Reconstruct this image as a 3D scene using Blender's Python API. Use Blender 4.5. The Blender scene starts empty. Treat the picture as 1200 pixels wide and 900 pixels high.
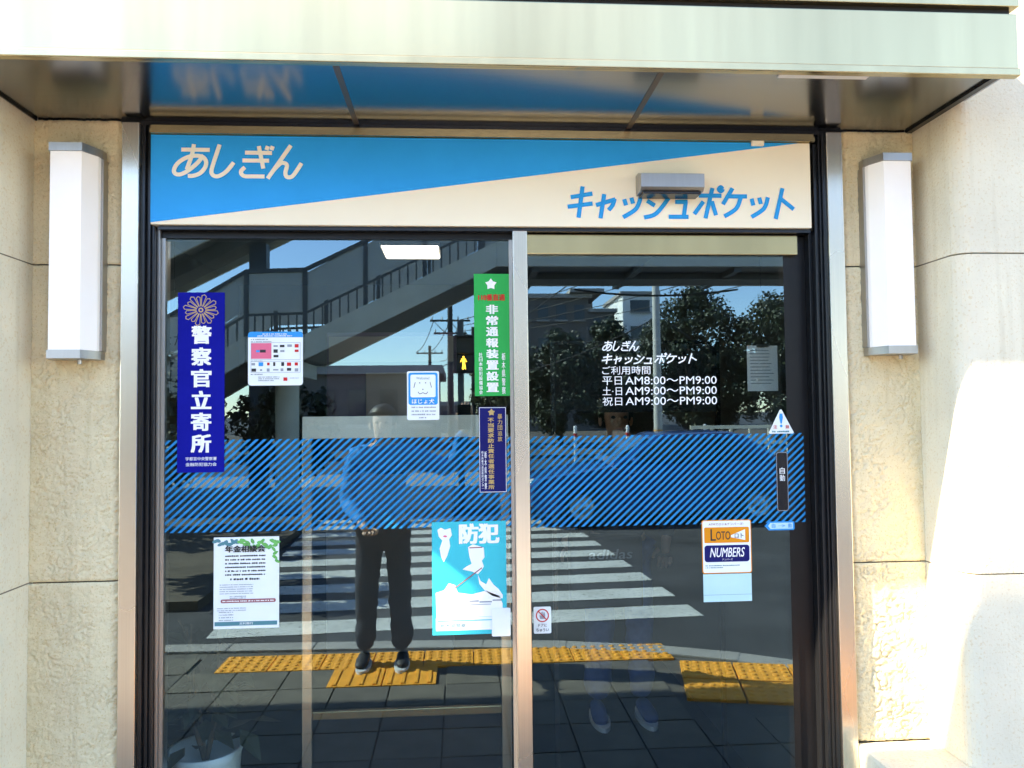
import bpy, bmesh, math, random
from mathutils import Vector, Matrix, noise
R = math.radians
random.seed(7)
sc = bpy.context.scene
col = sc.collection

# ------------------------------------------------------------------ camera
cam_d = bpy.data.cameras.new("camera"); cam = bpy.data.objects.new("camera", cam_d); col.objects.link(cam)
def cam_matrix(loc, yaw, pitch, roll):
    fw = Vector((math.sin(yaw)*math.cos(pitch), math.cos(yaw)*math.cos(pitch), math.sin(pitch)))
    r0 = Vector((math.cos(yaw), -math.sin(yaw), 0)); u0 = r0.cross(fw)
    r = r0*math.cos(roll) + u0*math.sin(roll); u = r.cross(fw)
    m = Matrix((r, u, -fw)).transposed().to_4x4(); m.translation = loc
    return m
cam.matrix_world = cam_matrix(Vector((0, -2.2, 1.5)), R(3.9), R(2.2), R(-.62))
cam_d.sensor_width = 36; cam_d.lens = 27.0; cam_d.clip_start = .02; cam_d.clip_end = 2000
sc.camera = cam

# ------------------------------------------------------------------ light
SUN_AZ, SUN_EL = R(76), R(39)            # azimuth measured from the facade's outward normal towards the left
sd = Vector((-math.sin(SUN_AZ)*math.cos(SUN_EL), -math.cos(SUN_AZ)*math.cos(SUN_EL), math.sin(SUN_EL)))
w = bpy.data.worlds.new("World"); sc.world = w; w.use_nodes = True
nt = w.node_tree; bg = nt.nodes["Background"]
sky = nt.nodes.new("ShaderNodeTexSky"); sky.sky_type = 'NISHITA'; sky.sun_disc = False
sky.sun_elevation = SUN_EL; sky.sun_rotation = math.atan2(sd.x, sd.y)
sky.air_density = 1.0; sky.dust_density = 0.0; sky.ozone_density = 6.0
nt.links.new(sky.outputs[0], bg.inputs[0]); bg.inputs[1].default_value = .14
sl = bpy.data.lights.new("sun", 'SUN'); sl.energy = 4.2; sl.angle = R(.5); sl.color = (1, .94, .84)
so = bpy.data.objects.new("sun", sl); col.objects.link(so)
so.rotation_euler = sd.to_track_quat('Z', 'Y').to_euler(); so.location = (-8, -4, 12)
vs = sc.view_settings; vs.view_transform = 'Standard'; vs.look = 'None'; vs.gamma = 1; vs.use_curve_mapping = False
vs.exposure = 2.8
vs.use_white_balance = True; vs.white_balance_temperature = 8300; vs.white_balance_tint = 15
sc.cycles.max_bounces = 8; sc.cycles.transparent_max_bounces = 16
sc.cycles.use_denoising = True
sc.cycles.sample_clamp_indirect = 6

# ------------------------------------------------------------------ materials
MAT = {}
def nodes_of(name):
    m = bpy.data.materials.new(name); m.use_nodes = True; MAT[name] = m
    return m, m.node_tree, m.node_tree.nodes["Principled BSDF"]
def coords(nt, scale=(1, 1, 1), world=False):
    t = nt.nodes.new("ShaderNodeTexCoord"); mp = nt.nodes.new("ShaderNodeMapping")
    mp.inputs['Scale'].default_value = scale
    if world:
        g = nt.nodes.new("ShaderNodeNewGeometry"); nt.links.new(g.outputs['Position'], mp.inputs[0])
    else:
        nt.links.new(t.outputs['Object'], mp.inputs[0])
    return mp.outputs[0]
def tex_noise(nt, co, scale, detail=4, rough=.6):
    n = nt.nodes.new("ShaderNodeTexNoise"); n.inputs['Scale'].default_value = scale
    n.inputs['Detail'].default_value = detail; n.inputs['Roughness'].default_value = rough
    nt.links.new(co, n.inputs['Vector']); return n.outputs['Fac']
def ramp(nt, fac, stops):
    r = nt.nodes.new("ShaderNodeValToRGB"); e = r.color_ramp.elements
    while len(e) > 1: e.remove(e[-1])
    e[0].position = stops[0][0]; e[0].color = (*stops[0][1], 1)
    for p, c in stops[1:]:
        k = e.new(p); k.color = (*c, 1)
    nt.links.new(fac, r.inputs[0]); return r.outputs[0]
def add_bump(nt, b, h, strength, dist):
    bp = nt.nodes.new("ShaderNodeBump"); bp.inputs['Strength'].default_value = strength
    bp.inputs['Distance'].default_value = dist
    nt.links.new(h, bp.inputs['Height']); nt.links.new(bp.outputs[0], b.inputs['Normal'])
def mat(name, c, rough=.6, metal=0., var=.12, scale=8., bump=0., bscale=60., bdist=.002, spec=.5, stretch=(1, 1, 1), emit=0.):
    m, nt, b = nodes_of(name)
    b.inputs['Roughness'].default_value = rough; b.inputs['Metallic'].default_value = metal
    b.inputs['Specular IOR Level'].default_value = spec
    co = coords(nt, stretch)
    if var > 0:
        lo = tuple(max(0, x*(1-var)) for x in c); hi = tuple(min(1, x*(1+var)) for x in c)
        cc = ramp(nt, tex_noise(nt, co, scale), [(.3, lo), (.7, hi)])
        nt.links.new(cc, b.inputs['Base Color'])
    else: b.inputs['Base Color'].default_value = (*c, 1)
    if bump > 0: add_bump(nt, b, tex_noise(nt, co, bscale, 3), bump, bdist)
    if emit > 0:
        b.inputs['Emission Color'].default_value = (*c, 1); b.inputs['Emission Strength'].default_value = emit
    return m
def stucco(name, c, pits, bscale, bdist, bstr):
    m, nt, b = nodes_of(name); co = coords(nt, world=True)
    b.inputs['Roughness'].default_value = .9; b.inputs['Specular IOR Level'].default_value = .2
    big = ramp(nt, tex_noise(nt, co, 2.2, 5, .65), [(.3, tuple(x*.88 for x in c)), (.7, tuple(min(1, x*1.06) for x in c))])
    p = ramp(nt, tex_noise(nt, co, bscale, 2, .5), [(.33, (pits, pits*.92, pits*.8)), (.42, (1, 1, 1))])
    mx = nt.nodes.new("ShaderNodeMix"); mx.data_type = 'RGBA'; mx.blend_type = 'MULTIPLY'; mx.inputs[0].default_value = 1
    nt.links.new(big, mx.inputs[6]); nt.links.new(p, mx.inputs[7])
    # rain streaks
    st = ramp(nt, tex_noise(nt, coords(nt, (9, 9, .5), True), 3, 4, .6), [(.28, (.74, .70, .62)), (.45, (1, 1, 1))])
    m2 = nt.nodes.new("ShaderNodeMix"); m2.data_type = 'RGBA'; m2.blend_type = 'MULTIPLY'; m2.inputs[0].default_value = .35
    nt.links.new(mx.outputs[2], m2.inputs[6]); nt.links.new(st, m2.inputs[7])
    nt.links.new(m2.outputs[2], b.inputs['Base Color'])
    add_bump(nt, b, tex_noise(nt, co, bscale*.8, 5, .6), bstr, bdist)
    return m
def steel(name, c, rough, stretch, bump=.12, var=.06, aniso=0.):
    m, nt, b = nodes_of(name); b.inputs['Metallic'].default_value = 1
    co = coords(nt, stretch, True)
    n = tex_noise(nt, co, 1.0, 5, .7)
    nt.links.new(ramp(nt, n, [(.3, tuple(x*(1-var) for x in c)), (.7, tuple(min(1, x*(1+var)) for x in c))]), b.inputs['Base Color'])
    sm = tex_noise(nt, coords(nt, (1, 1, .4), True), 2.5, 2, .5)
    mr = nt.nodes.new("ShaderNodeMapRange"); mr.inputs[3].default_value = rough*.92; mr.inputs[4].default_value = rough*1.1
    nt.links.new(sm, mr.inputs[0]); nt.links.new(mr.outputs[0], b.inputs['Roughness'])
    if bump: add_bump(nt, b, n, bump, .0006)
    if aniso:
        tg = nt.nodes.new("ShaderNodeTangent"); tg.direction_type = 'RADIAL'; tg.axis = 'Z'
        nt.links.new(tg.outputs[0], b.inputs['Tangent']); b.inputs['Anisotropic'].default_value = aniso
    return m
stucco("stucco_rough", (.75, .655, .43), .86, 210, .004, .7)
stucco("stucco_smooth", (.80, .725, .55), .93, 150, .0035, .6)
mat("joint", (.20, .165, .12), .95)
steel("steel_h", (.54, .44, .25), .26, (3, 30, .15), 0, .20, aniso=.8)  # vertical streaks in the base colour stand in for the fascia's blurred street reflections
steel("steel_v", (.70, .66, .58), .27, (300, 300, .8), .03)
steel("steel_soffit", (.29, .295, .30), .19, (1.2, 260, 260), .03)
mat("soffit_seam", (.16, .13, .10), .4, .6, .1)
steel("steel_dull", (.42, .41, .40), .38, (40, 40, 3), .04)
mat("frame_dark", (.042, .046, .052), .25, .85, .2, 20, stretch=(30, 30, 1))
mat("frame_black", (.02, .021, .023), .35, .7, .1)
mat("gasket", (.01, .01, .01), .7)
mat("sign_cream", (.93, .86, .68), .32, 0, .03, 3, spec=.02)
mat("sign_blue", (.0, .37, .86), .3, 0, .05, 3, spec=.02)
mat("letter_cream", (.92, .88, .74), .4, 0, .02)
mat("letter_blue", (.0, .33, .74), .4, 0, .03, spec=.02)
mat("letter_white", (.86, .88, .88), .4, 0, .02)
mat("film_blue", (.0, .22, .48), .45, 0, .12, 14, spec=.02)
mat("navy", (.004, .010, .26), .35, 0, .08, 10, spec=.02)
mat("deep_navy", (.008, .012, .12), .35, 0, .08, 10, spec=.12)
mat("gold", (.55, .38, .14), .45, .2, .1, 30)
mat("sticker_white", (.80, .86, .86), .35, 0, .03, 10, spec=.12)
mat("paper_white", (.78, .84, .85), .55, 0, .03, 12)
mat("paper_pale", (.45, .72, .76), .5, 0, .03, 12)
mat("sticker_cyan", (.0, .52, .60), .4, 0, .05, 9, spec=.12)
mat("sticker_blue", (.003, .30, .72), .35, 0, .04, 9, spec=.12)
mat("sticker_green", (.0, .40, .09), .35, 0, .06, 9, spec=.12)
mat("sticker_red", (.62, .03, .03), .4, 0, .05, 20, spec=.12)
mat("sticker_pink", (.80, .16, .26), .4, 0, .05, 20, spec=.12)
mat("sticker_orange", (.80, .28, .02), .4, 0, .04, 20, spec=.12)
mat("ink_black", (.015, .016, .02), .5, 0, .02)
mat("ink_grey", (.28, .32, .36), .5, 0, .04)
mat("ink_teal", (.05, .22, .26), .5, 0, .04)
mat("ink_maroon", (.32, .09, .10), .5, 0, .06)
mat("leaf_print", (.10, .42, .10), .5, 0, .3, 60)
mat("plastic_white", (.75, .76, .74), .4, 0, .03)
mat("lamp_acrylic", (.86, .85, .82), .28, 0, .02, 6, emit=.02)
mat("light_lens", (1, .97, .92), .4, 0, 0, emit=1.6)
mat("amber_lit", (1, .42, .04), .4, 0, 0, emit=5.0)
mat("asphalt", (.046, .046, .049), .9, 0, .4, 1.1, .6, 320, .004)
m, nt, b = nodes_of("road_paint"); b.inputs['Roughness'].default_value = .8
co = coords(nt)
wn = ramp(nt, tex_noise(nt, co, 26, 8, .72), [(.36, (.10, .10, .10)), (.44, (.58, .58, .56)), (.75, (.70, .70, .67))])
bgn = ramp(nt, tex_noise(nt, co, 2.1, 4, .6), [(.3, (.72, .72, .70)), (.7, (1, 1, 1))])
mx = nt.nodes.new("ShaderNodeMix"); mx.data_type = 'RGBA'; mx.blend_type = 'MULTIPLY'; mx.inputs[0].default_value = 1
nt.links.new(wn, mx.inputs[6]); nt.links.new(bgn, mx.inputs[7]); nt.links.new(mx.outputs[2], b.inputs['Base Color'])
mat("paver", (.13, .112, .09), .85, 0, .2, 6, .5, 200, .003)
mat("paver_b", (.105, .092, .078), .85, 0, .2, 6, .5, 200, .003)
mat("paving_bed", (.10, .09, .08), .95, 0, .2, 6)
mat("kerb_concrete", (.30, .28, .26), .88, 0, .15, 5, .4, 150, .003)
mat("tactile_yellow", (.86, .34, .03), .7, 0, .16, 9, .3, 180, .002)
mat("concrete", (.36, .35, .33), .85, 0, .15, 2, .3, 60, .004)
mat("pole_concrete", (.52, .50, .46), .8, 0, .08, 3)
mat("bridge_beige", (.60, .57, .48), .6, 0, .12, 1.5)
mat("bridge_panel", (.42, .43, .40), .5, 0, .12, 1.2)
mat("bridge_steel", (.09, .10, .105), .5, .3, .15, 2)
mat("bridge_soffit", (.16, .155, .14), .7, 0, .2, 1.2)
mat("wire", (.012, .012, .012), .6, 0, .1)
mat("bark", (.10, .075, .05), .95, 0, .3, 12, .8, 40, .01)
mat("apartment_wall", (.15, .125, .11), .8, 0, .1, .4)
mat("tower_wall", (.80, .78, .74), .7, 0, .06, .3)
mat("building_trim", (.34, .31, .28), .8, 0, .1)
mat("window_far", (.03, .04, .05), .1, 0, .2, .8)
mat("soil", (.09, .07, .05), .95, 0, .3, 3)
mat("car_paint", (.012, .07, .26), .18, .3, .05, 2)
mat("car_glass", (.02, .03, .035), .05, 0, .1)
mat("rubber", (.02, .02, .02), .8, 0, .1)
mat("alloy", (.55, .55, .56), .3, .9, .05)
mat("lamp_clear", (.7, .7, .68), .15, .2, .05)
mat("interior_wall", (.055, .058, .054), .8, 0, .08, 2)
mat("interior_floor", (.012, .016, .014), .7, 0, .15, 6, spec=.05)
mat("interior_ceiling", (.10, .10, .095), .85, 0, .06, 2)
mat("machine_grey", (.42, .43, .44), .45, 0, .06, 4)
mat("machine_purple", (.10, .08, .17), .45, 0, .06, 4)
mat("screen_grey", (.30, .33, .34), .2, 0, .06, 4)
mat("stand_panel", (.02, .016, .015), .5, 0, .15, 5, spec=.08)
mat("partition_dark", (.022, .022, .024), .6, 0, .1, 4, spec=.05)
mat("stand_cream", (.85, .85, .74), .5, 0, .05, 4)
mat("pot_blue", (.66, .84, .90), .3, 0, .06, 6)
mat("skin", (.56, .34, .24), .55, 0, .06, 20)
mat("skin_lip", (.42, .20, .16), .5, 0, .05)
mat("hair", (.014, .012, .010), .5, 0, .2, 50)
mat("jacket_blue", (.01, .24, .62), .75, 0, .12, 9, .5, 30, .006)
mat("jacket_dark", (.030, .034, .045), .8, 0, .15, 9, .5, 30, .006)
mat("trousers_dark", (.022, .024, .035), .85, 0, .15, 9, .5, 30, .006)
mat("jeans", (.03, .08, .26), .85, 0, .2, 14, .5, 40, .005)
mat("shoe_dark", (.03, .03, .035), .6, 0, .1)
mat("shoe_sole", (.62, .64, .66), .6, 0, .05)
mat("bag_dark", (.028, .030, .036), .7, 0, .1)
mat("phone_black", (.012, .012, .014), .2, 0, .05)
def leafmat(name, a, b_, trans=.15):
    m, nt, b = nodes_of(name); b.inputs['Roughness'].default_value = .55
    g = nt.nodes.new("ShaderNodeNewGeometry")
    nt.links.new(ramp(nt, g.outputs['Random Per Island'], [(0, a), (1, b_)]), b.inputs['Base Color'])
    b.inputs['Subsurface Weight'].default_value = 0
leafmat("leaves", (.012, .024, .010), (.040, .058, .022))
leafmat("leaves_olive", (.035, .045, .014), (.095, .095, .035))
leafmat("leaves_pot", (.006, .016, .007), (.02, .035, .014))
def glass_mat():
    m = bpy.data.materials.new("shop_glass"); m.use_nodes = True; MAT["shop_glass"] = m
    nt = m.node_tree; nt.nodes.clear()
    o = nt.nodes.new("ShaderNodeOutputMaterial"); mx = nt.nodes.new("ShaderNodeMixShader")
    t = nt.nodes.new("ShaderNodeBsdfTransparent"); t.inputs[0].default_value = (.66, .71, .69, 1)
    g = nt.nodes.new("ShaderNodeBsdfGlossy"); g.inputs['Roughness'].default_value = 0; g.inputs[0].default_value = (.54, .84, 1, 1)
    f = nt.nodes.new("ShaderNodeFresnel"); f.inputs['IOR'].default_value = 2.3
    gm = nt.nodes.new("ShaderNodeNewGeometry"); iv = nt.nodes.new("ShaderNodeMath"); iv.operation = 'SUBTRACT'; iv.inputs[0].default_value = 1
    ml = nt.nodes.new("ShaderNodeMath"); ml.operation = 'MULTIPLY'      # the coating reflects on its outer face; from inside light just passes
    nt.links.new(gm.outputs['Backfacing'], iv.inputs[1]); nt.links.new(f.outputs[0], ml.inputs[0]); nt.links.new(iv.outputs[0], ml.inputs[1])
    nt.links.new(ml.outputs[0], mx.inputs[0]); nt.links.new(t.outputs[0], mx.inputs[1]); nt.links.new(g.outputs[0], mx.inputs[2])
    nt.links.new(mx.outputs[0], o.inputs[0])
    m = bpy.data.materials.new("clear_back"); m.use_nodes = True; MAT["clear_back"] = m
    nt = m.node_tree; nt.nodes.clear(); o = nt.nodes.new("ShaderNodeOutputMaterial"); t = nt.nodes.new("ShaderNodeBsdfTransparent")
    nt.links.new(t.outputs[0], o.inputs[0])
glass_mat()

# ------------------------------------------------------------------ helpers
ORG = {}
def tag(o, label=None, cat=None, group=None, kind=None):
    if label: o["label"] = label
    if cat: o["category"] = cat
    if group: o["group"] = group
    if kind: o["kind"] = kind
    return o
def thing(name, loc, label, cat, group=None):
    o = bpy.data.objects.new(name, None); col.objects.link(o); o.location = loc; o.empty_display_size = .1
    ORG[o] = Vector(loc); return tag(o, label, cat, group)
class MB:
    def __init__(s): s.v = []; s.f = []; s.m = []; s.sm = []
    def add(s, vs, fs, mi=0, smooth=False):
        b = len(s.v); s.v += [tuple(v) for v in vs]
        for f in fs: s.f.append([i+b for i in f]); s.m.append(mi); s.sm.append(smooth)
        return s
    def box(s, x0, x1, y0, y1, z0, z1, mi=0, bev=0.):
        if x0 > x1: x0, x1 = x1, x0
        if y0 > y1: y0, y1 = y1, y0
        if z0 > z1: z0, z1 = z1, z0
        if bev <= 0:
            v = [(x, y, z) for x in (x0, x1) for y in (y0, y1) for z in (z0, z1)]
            return s.add(v, [(0, 1, 3, 2), (4, 6, 7, 5), (0, 4, 5, 1), (2, 3, 7, 6), (0, 2, 6, 4), (1, 5, 7, 3)], mi)
        bm = bmesh.new(); bmesh.ops.create_cube(bm, size=1)
        for v in bm.verts: v.co = ((x0+x1)/2+v.co.x*(x1-x0), (y0+y1)/2+v.co.y*(y1-y0), (z0+z1)/2+v.co.z*(z1-z0))
        bmesh.ops.bevel(bm, geom=list(bm.edges), offset=bev, segments=2, affect='EDGES', profile=.6)
        return s.bm(bm, mi)
    def bm(s, bm, mi=0, smooth=False):
        bm.verts.index_update()
        s.add([v.co[:] for v in bm.verts], [[v.index for v in f.verts] for f in bm.faces], mi, smooth); bm.free(); return s
    def prism(s, poly, a, b, axis='z', mi=0):
        n = len(poly)
        def P(p, t):
            return {'z': (p[0], p[1], t), 'y': (p[0], t, p[1]), 'x': (t, p[0], p[1])}[axis]
        v = [P(p, a) for p in poly] + [P(p, b) for p in poly]
        f = [list(range(n))[::-1], list(range(n, 2*n))] + [(i, (i+1) % n, n+(i+1) % n, n+i) for i in range(n)]
        return s.add(v, f, mi)
    def tube(s, pts, r, n=8, mi=0, smooth=True, cap=True):
        pts = [Vector(p) for p in pts]; rs = r if isinstance(r, (list, tuple)) else [r]*len(pts)
        rings = []
        for i, p in enumerate(pts):
            d = (pts[min(i+1, len(pts)-1)]-pts[max(i-1, 0)]).normalized()
            a = Vector((0, 0, 1)) if abs(d.z) < .9 else Vector((1, 0, 0))
            u = d.cross(a).normalized(); w_ = d.cross(u)
            rings.append([p+(u*math.cos(t)+w_*math.sin(t))*rs[i] for t in [2*math.pi*k/n for k in range(n)]])
        v = [q for g in rings for q in g]; f = []
        for i in range(len(pts)-1):
            for k in range(n): f.append((i*n+k, i*n+(k+1) % n, (i+1)*n+(k+1) % n, (i+1)*n+k))
        s.add(v, f, mi, smooth)
        if cap: s.add(rings[0], [list(range(n))], mi); s.add(rings[-1], [list(range(n))[::-1]], mi)
        return s
    def lathe(s, prof, c, n=20, mi=0, smooth=True):
        v = [(c[0]+r*math.cos(2*math.pi*k/n), c[1]+r*math.sin(2*math.pi*k/n), c[2]+z) for r, z in prof for k in range(n)]
        f = [(i*n+k, i*n+(k+1) % n, (i+1)*n+(k+1) % n, (i+1)*n+k) for i in range(len(prof)-1) for k in range(n)]
        return s.add(v, f, mi, smooth)
    def sphere(s, c, r, mi=0, u=12, v=8):
        bm = bmesh.new(); bmesh.ops.create_uvsphere(bm, u_segments=u, v_segments=v, radius=1)
        rr = r if isinstance(r, (tuple, list)) else (r, r, r)
        for q in bm.verts: q.co = (c[0]+q.co.x*rr[0], c[1]+q.co.y*rr[1], c[2]+q.co.z*rr[2])
        return s.bm(bm, mi, True)
    def xform(s, M_):
        s.v = [tuple(M_ @ Vector(v)) for v in s.v]; return s
    def mesh(s, name, mats, org=Vector((0, 0, 0))):
        me = bpy.data.meshes.new(name)
        me.from_pydata([tuple(Vector(v)-org) for v in s.v], [], s.f)
        for m in (mats if isinstance(mats, (list, tuple)) else [mats]): me.materials.append(MAT[m])
        me.polygons.foreach_set('material_index', s.m); me.polygons.foreach_set('use_smooth', s.sm)
        me.update(); return me
    def build(s, name, mats, parent=None, fix=True):
        org = ORG[parent] if parent else Vector((0, 0, 0))
        me = s.mesh(name, mats, org)
        if fix:
            bm = bmesh.new(); bm.from_mesh(me); bmesh.ops.recalc_face_normals(bm, faces=list(bm.faces)); bm.to_mesh(me); bm.free()
        o = bpy.data.objects.new(name, me); col.objects.link(o); ORG[o] = org
        if parent: o.parent = parent
        return o
    def thing(s, name, mats, label, cat, group=None, fix=True):
        c = [sum(v[i] for v in s.v)/len(s.v) for i in (0, 1)]; zmin = min(v[2] for v in s.v)
        org = Vector((c[0], c[1], zmin)); me = s.mesh(name, mats, org)
        if fix:
            bm = bmesh.new(); bm.from_mesh(me); bmesh.ops.recalc_face_normals(bm, faces=list(bm.faces)); bm.to_mesh(me); bm.free()
        o = bpy.data.objects.new(name, me); col.objects.link(o); o.location = org; ORG[o] = org
        return tag(o, label, cat, group)
def part(name, m, parent, *boxes, bev=0.):
    b = MB()
    for q in boxes: b.box(*q, bev=bev)
    return b.build(name, m, parent)

# ---- lettering: built-in font outlines, fitted into a box on a vertical plane facing -y
def glyphs(s, shear=0., bold=0.):
    cu = bpy.data.curves.new("t", 'FONT'); cu.body = s; cu.size = 1; cu.shear = shear; cu.offset = bold; cu.resolution_u = 3
    o = bpy.data.objects.new("t", cu); col.objects.link(o)
    dg = bpy.context.evaluated_depsgraph_get(); me = bpy.data.meshes.new_from_object(o.evaluated_get(dg))
    v = [tuple(p.co) for p in me.vertices]; f = [list(p.vertices) for p in me.polygons]
    bpy.data.objects.remove(o); bpy.data.curves.remove(cu); bpy.data.meshes.remove(me)
    return v, f
_g = {}
def text_into(mb, s, x0, x1, z0, z1, y, shear=0., bold=0., keep=False, mi=0):
    if bold > 0:
        e = min((x1-x0)/max(1, len(s)), z1-z0)*bold*.9
        for i, (dx, dz) in enumerate(((-1, -.5), (1, -.5), (-1, .5), (1, .5), (0, 0))):
            text_into(mb, s, x0+e+dx*e, x1-e+dx*e, z0+e+dz*e, z1-e+dz*e, y-.00003*i, shear, 0, keep, mi)
        return mb
    k = (s, shear, bold)
    if k not in _g: _g[k] = glyphs(s, shear, bold)
    v, f = _g[k]
    if not v: return mb
    ax, bx = min(p[0] for p in v), max(p[0] for p in v); az, bz = min(p[1] for p in v), max(p[1] for p in v)
    sx, sz = (x1-x0)/max(bx-ax, 1e-6), (z1-z0)/max(bz-az, 1e-6)
    if keep:
        q = min(sx, sz); cx, cz = (x0+x1)/2, (z0+z1)/2
        vv = [(cx+(p[0]-(ax+bx)/2)*q, y, cz+(p[1]-(az+bz)/2)*q) for p in v]
    else: vv = [(x0+(p[0]-ax)*sx, y, z0+(p[1]-az)*sz) for p in v]
    return mb.add(vv, f, mi)
def text_col(mb, s, xc, ztop, zbot, wch, y, bold=0., gap=.06, mi=0):
    n = len(s); h = (ztop-zbot)/n
    for i, ch in enumerate(s):
        text_into(mb, ch, xc-wch/2, xc+wch/2, ztop-(i+1)*h+h*gap, ztop-i*h-h*gap, y, 0, bold, ch in '一ー', mi)
    return mb
def catmull(p, n=6):
    if len(p) < 3: return p
    q = [p[0]]+list(p)+[p[-1]]; out = []
    for i in range(1, len(q)-2):
        a, b, c, d = q[i-1:i+3]
        for k in range(n):
            t = k/n
            out.append(tuple(.5*((2*b[j])+(-a[j]+c[j])*t+(2*a[j]-5*b[j]+4*c[j]-d[j])*t*t+(-a[j]+3*b[j]-3*c[j]+d[j])*t**3) for j in (0, 1)))
    out.append(p[-1]); return out
def ribbon(mb, pts, wd, y, mi=0):
    n = len(pts); L = []; Rr = []
    for i in range(n):
        a = Vector(pts[max(i-1, 0)]); b = Vector(pts[i]); c = Vector(pts[min(i+1, n-1)])
        d1 = (b-a) if i > 0 else (c-b); d2 = (c-b) if i < n-1 else d1
        d1 = d1.normalized(); d2 = d2.normalized(); t = d1+d2
        t = t.normalized() if t.length > 1e-6 else d1
        nn = Vector((-t.y, t.x)); k = min(1/max(nn.dot(Vector((-d1.y, d1.x))), .4), 1.8)
        L.append(b+nn*wd/2*k); Rr.append(b-nn*wd/2*k)
    v = [(p.x, y-.000012*i, p.y) for i, p in enumerate(L)]+[(p.x, y-.000012*i, p.y) for i, p in enumerate(Rr)]
    mb.add(v, [(i, i+1, n+i+1, n+i) for i in range(n-1)], mi)
ASHI = [[(120,103),(350,103)], [(222,56),(205,150),(165,272)],
 [(300,148),(255,210),(185,275),(120,312),(80,312),(62,288),(75,245),(115,200),(180,165),(250,155),(300,170),(322,210),(310,260),(270,305),(220,325),(175,328)],
 [(430,56),(385,200),(365,275),(370,310),(400,328),(440,318),(490,280),(545,208)],
 [(635,123),(855,123)], [(615,190),(832,190)], [(748,65),(785,258)], [(822,65),(810,98)], [(862,65),(850,98)],
 [(635,248),(605,280),(610,310),(640,325),(700,325),(795,325)],
 [(1010,56),(820,342)], [(868,270),(920,215),(955,208),(978,230),(965,290),(975,325),(1010,328),(1040,300),(1098,208)]]
CASH = [[(92,155),(188,138)], [(78,198),(188,183)], [(145,106),(125,247)],
 [(203,190),(289,163)], [(286,160),(276,190),(258,212)], [(240,140),(222,249)],
 [(328,162),(336,190)], [(360,155),(367,182)], [(402,152),(380,205),(322,244)],
 [(456,128),(490,150)], [(430,168),(464,190)], [(415,244),(470,225),(532,148)],
 [(555,172),(611,172)], [(603,172),(592,240)], [(525,240),(614,240)],
 [(662,143),(764,143)], [(724,108),(690,246)], [(682,170),(640,227)], [(720,168),(738,232)],
 [(770,113),(762,104),(753,113),(760,122),(768,118),(770,112)],
 [(815,108),(770,182)], [(796,145),(880,145)], [(852,148),(830,200),(775,237)],
 [(900,155),(908,186)], [(935,150),(942,179)], [(975,148),(955,200),(898,239)],
 [(1042,106),(1008,247)], [(1028,150),(1092,202)]]
def strokes(mb, S, x0, x1, z0, z1, wd, y):
    ax = min(p[0] for s in S for p in s); bx = max(p[0] for s in S for p in s)
    az = min(p[1] for s in S for p in s); bz = max(p[1] for s in S for p in s)
    for i, s in enumerate(S):
        p = [(x0+(q[0]-ax)/(bx-ax)*(x1-x0), z1-(q[1]-az)/(bz-az)*(z1-z0)) for q in s]
        ribbon(mb, catmull(p) if len(p) > 2 else p, wd, y-.00005*(i % 9))
    return mb

# ================================================================== GROUND
ROAD = -.05
road = MB().add([(-700, -900, ROAD), (700, -900, ROAD), (700, 300, ROAD), (-700, 300, ROAD)], [(0, 1, 2, 3)]).build("road", "asphalt")
tag(road, kind="structure")
KERB = [(-7, -2.98), (-4, -2.98), (-2, -2.96), (-.5, -2.90), (.3, -2.84), (.9, -2.74), (1.4, -2.58), (1.8, -2.38), (2.2, -2.12), (2.6, -1.80), (3.1, -1.30), (3.6, -.7), (4.2, .3), (4.8, 1.5)]
def kerb_y(x):
    for (a, b), (c, d) in zip(KERB, KERB[1:]):
        if a <= x <= c: return b+(d-b)*(x-a)/(c-a)
    return -2.98 if x < 0 else 2
poly = [(-14, -2.98)]+KERB+[(4.8, 3), (-14, 3)]
pav = MB().prism(poly, ROAD-.02, -.012).build("pavement", "paving_bed"); tag(pav, kind="structure")
# pavers, laid one by one, skipping where the tactile paving goes
tact = []
for i in range(9): tact.append((-1.30+.305*i, -2.51, 0., 'dot'))
for i in range(2): tact.append((-.60+.305*i, -2.205, 0., 'bar'))
for j in range(2):
    for i in range(3): tact.append((1.42+.31*i*math.cos(-.22)-.31*j*math.sin(-.22)*-1, -2.13+.31*i*.22+.31*j, .22, 'dot'))
def near_tact(x, y):
    return any(abs(x-t[0]) < .27 and abs(y-t[1]) < .27 and t[2] > 0 for t in tact) or \
           any(abs(x-t[0]) < .2 and abs(y-t[1]) < .2 and t[2] == 0 for t in tact)
pm = {}
for k, mm in enumerate(("paver", "paver_b")):
    pm[k] = MB().box(-.149, .149, -.149, .149, -.05, 0, bev=.003).mesh("paver", mm)
n = 0
for j in range(10):
    for i in range(-13, 12):
        x, y = i*.305+.06, -.99-.305*(j)+.915
        if y > -.02 or y < kerb_y(x)+.33 or kerb_y(x+.16)+.3 > y or near_tact(x, y): continue
        o = bpy.data.objects.new("paver", pm[random.choice((0, 0, 1))]); col.objects.link(o); o.parent = pav
        o.location = (x+random.uniform(-.001, .001), y, random.uniform(-.0025, .001)-.001); o.rotation_euler.z = random.choice((0, math.pi/2, math.pi))
dm = MB().box(-.149, .149, -.149, .149, -.05, 0.001, bev=.003)
for a in range(5):
    for b in range(5):
        dm.lathe([(.019, .001), (.016, .006), (.010, .0075), (.0001, .0075)], (-.119+.0595*a, -.119+.0595*b, 0), 8)
dm = dm.mesh("tactile_tile", "tactile_yellow")
bmh = MB().box(-.149, .149, -.149, .149, -.05, 0.001, bev=.003)
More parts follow.
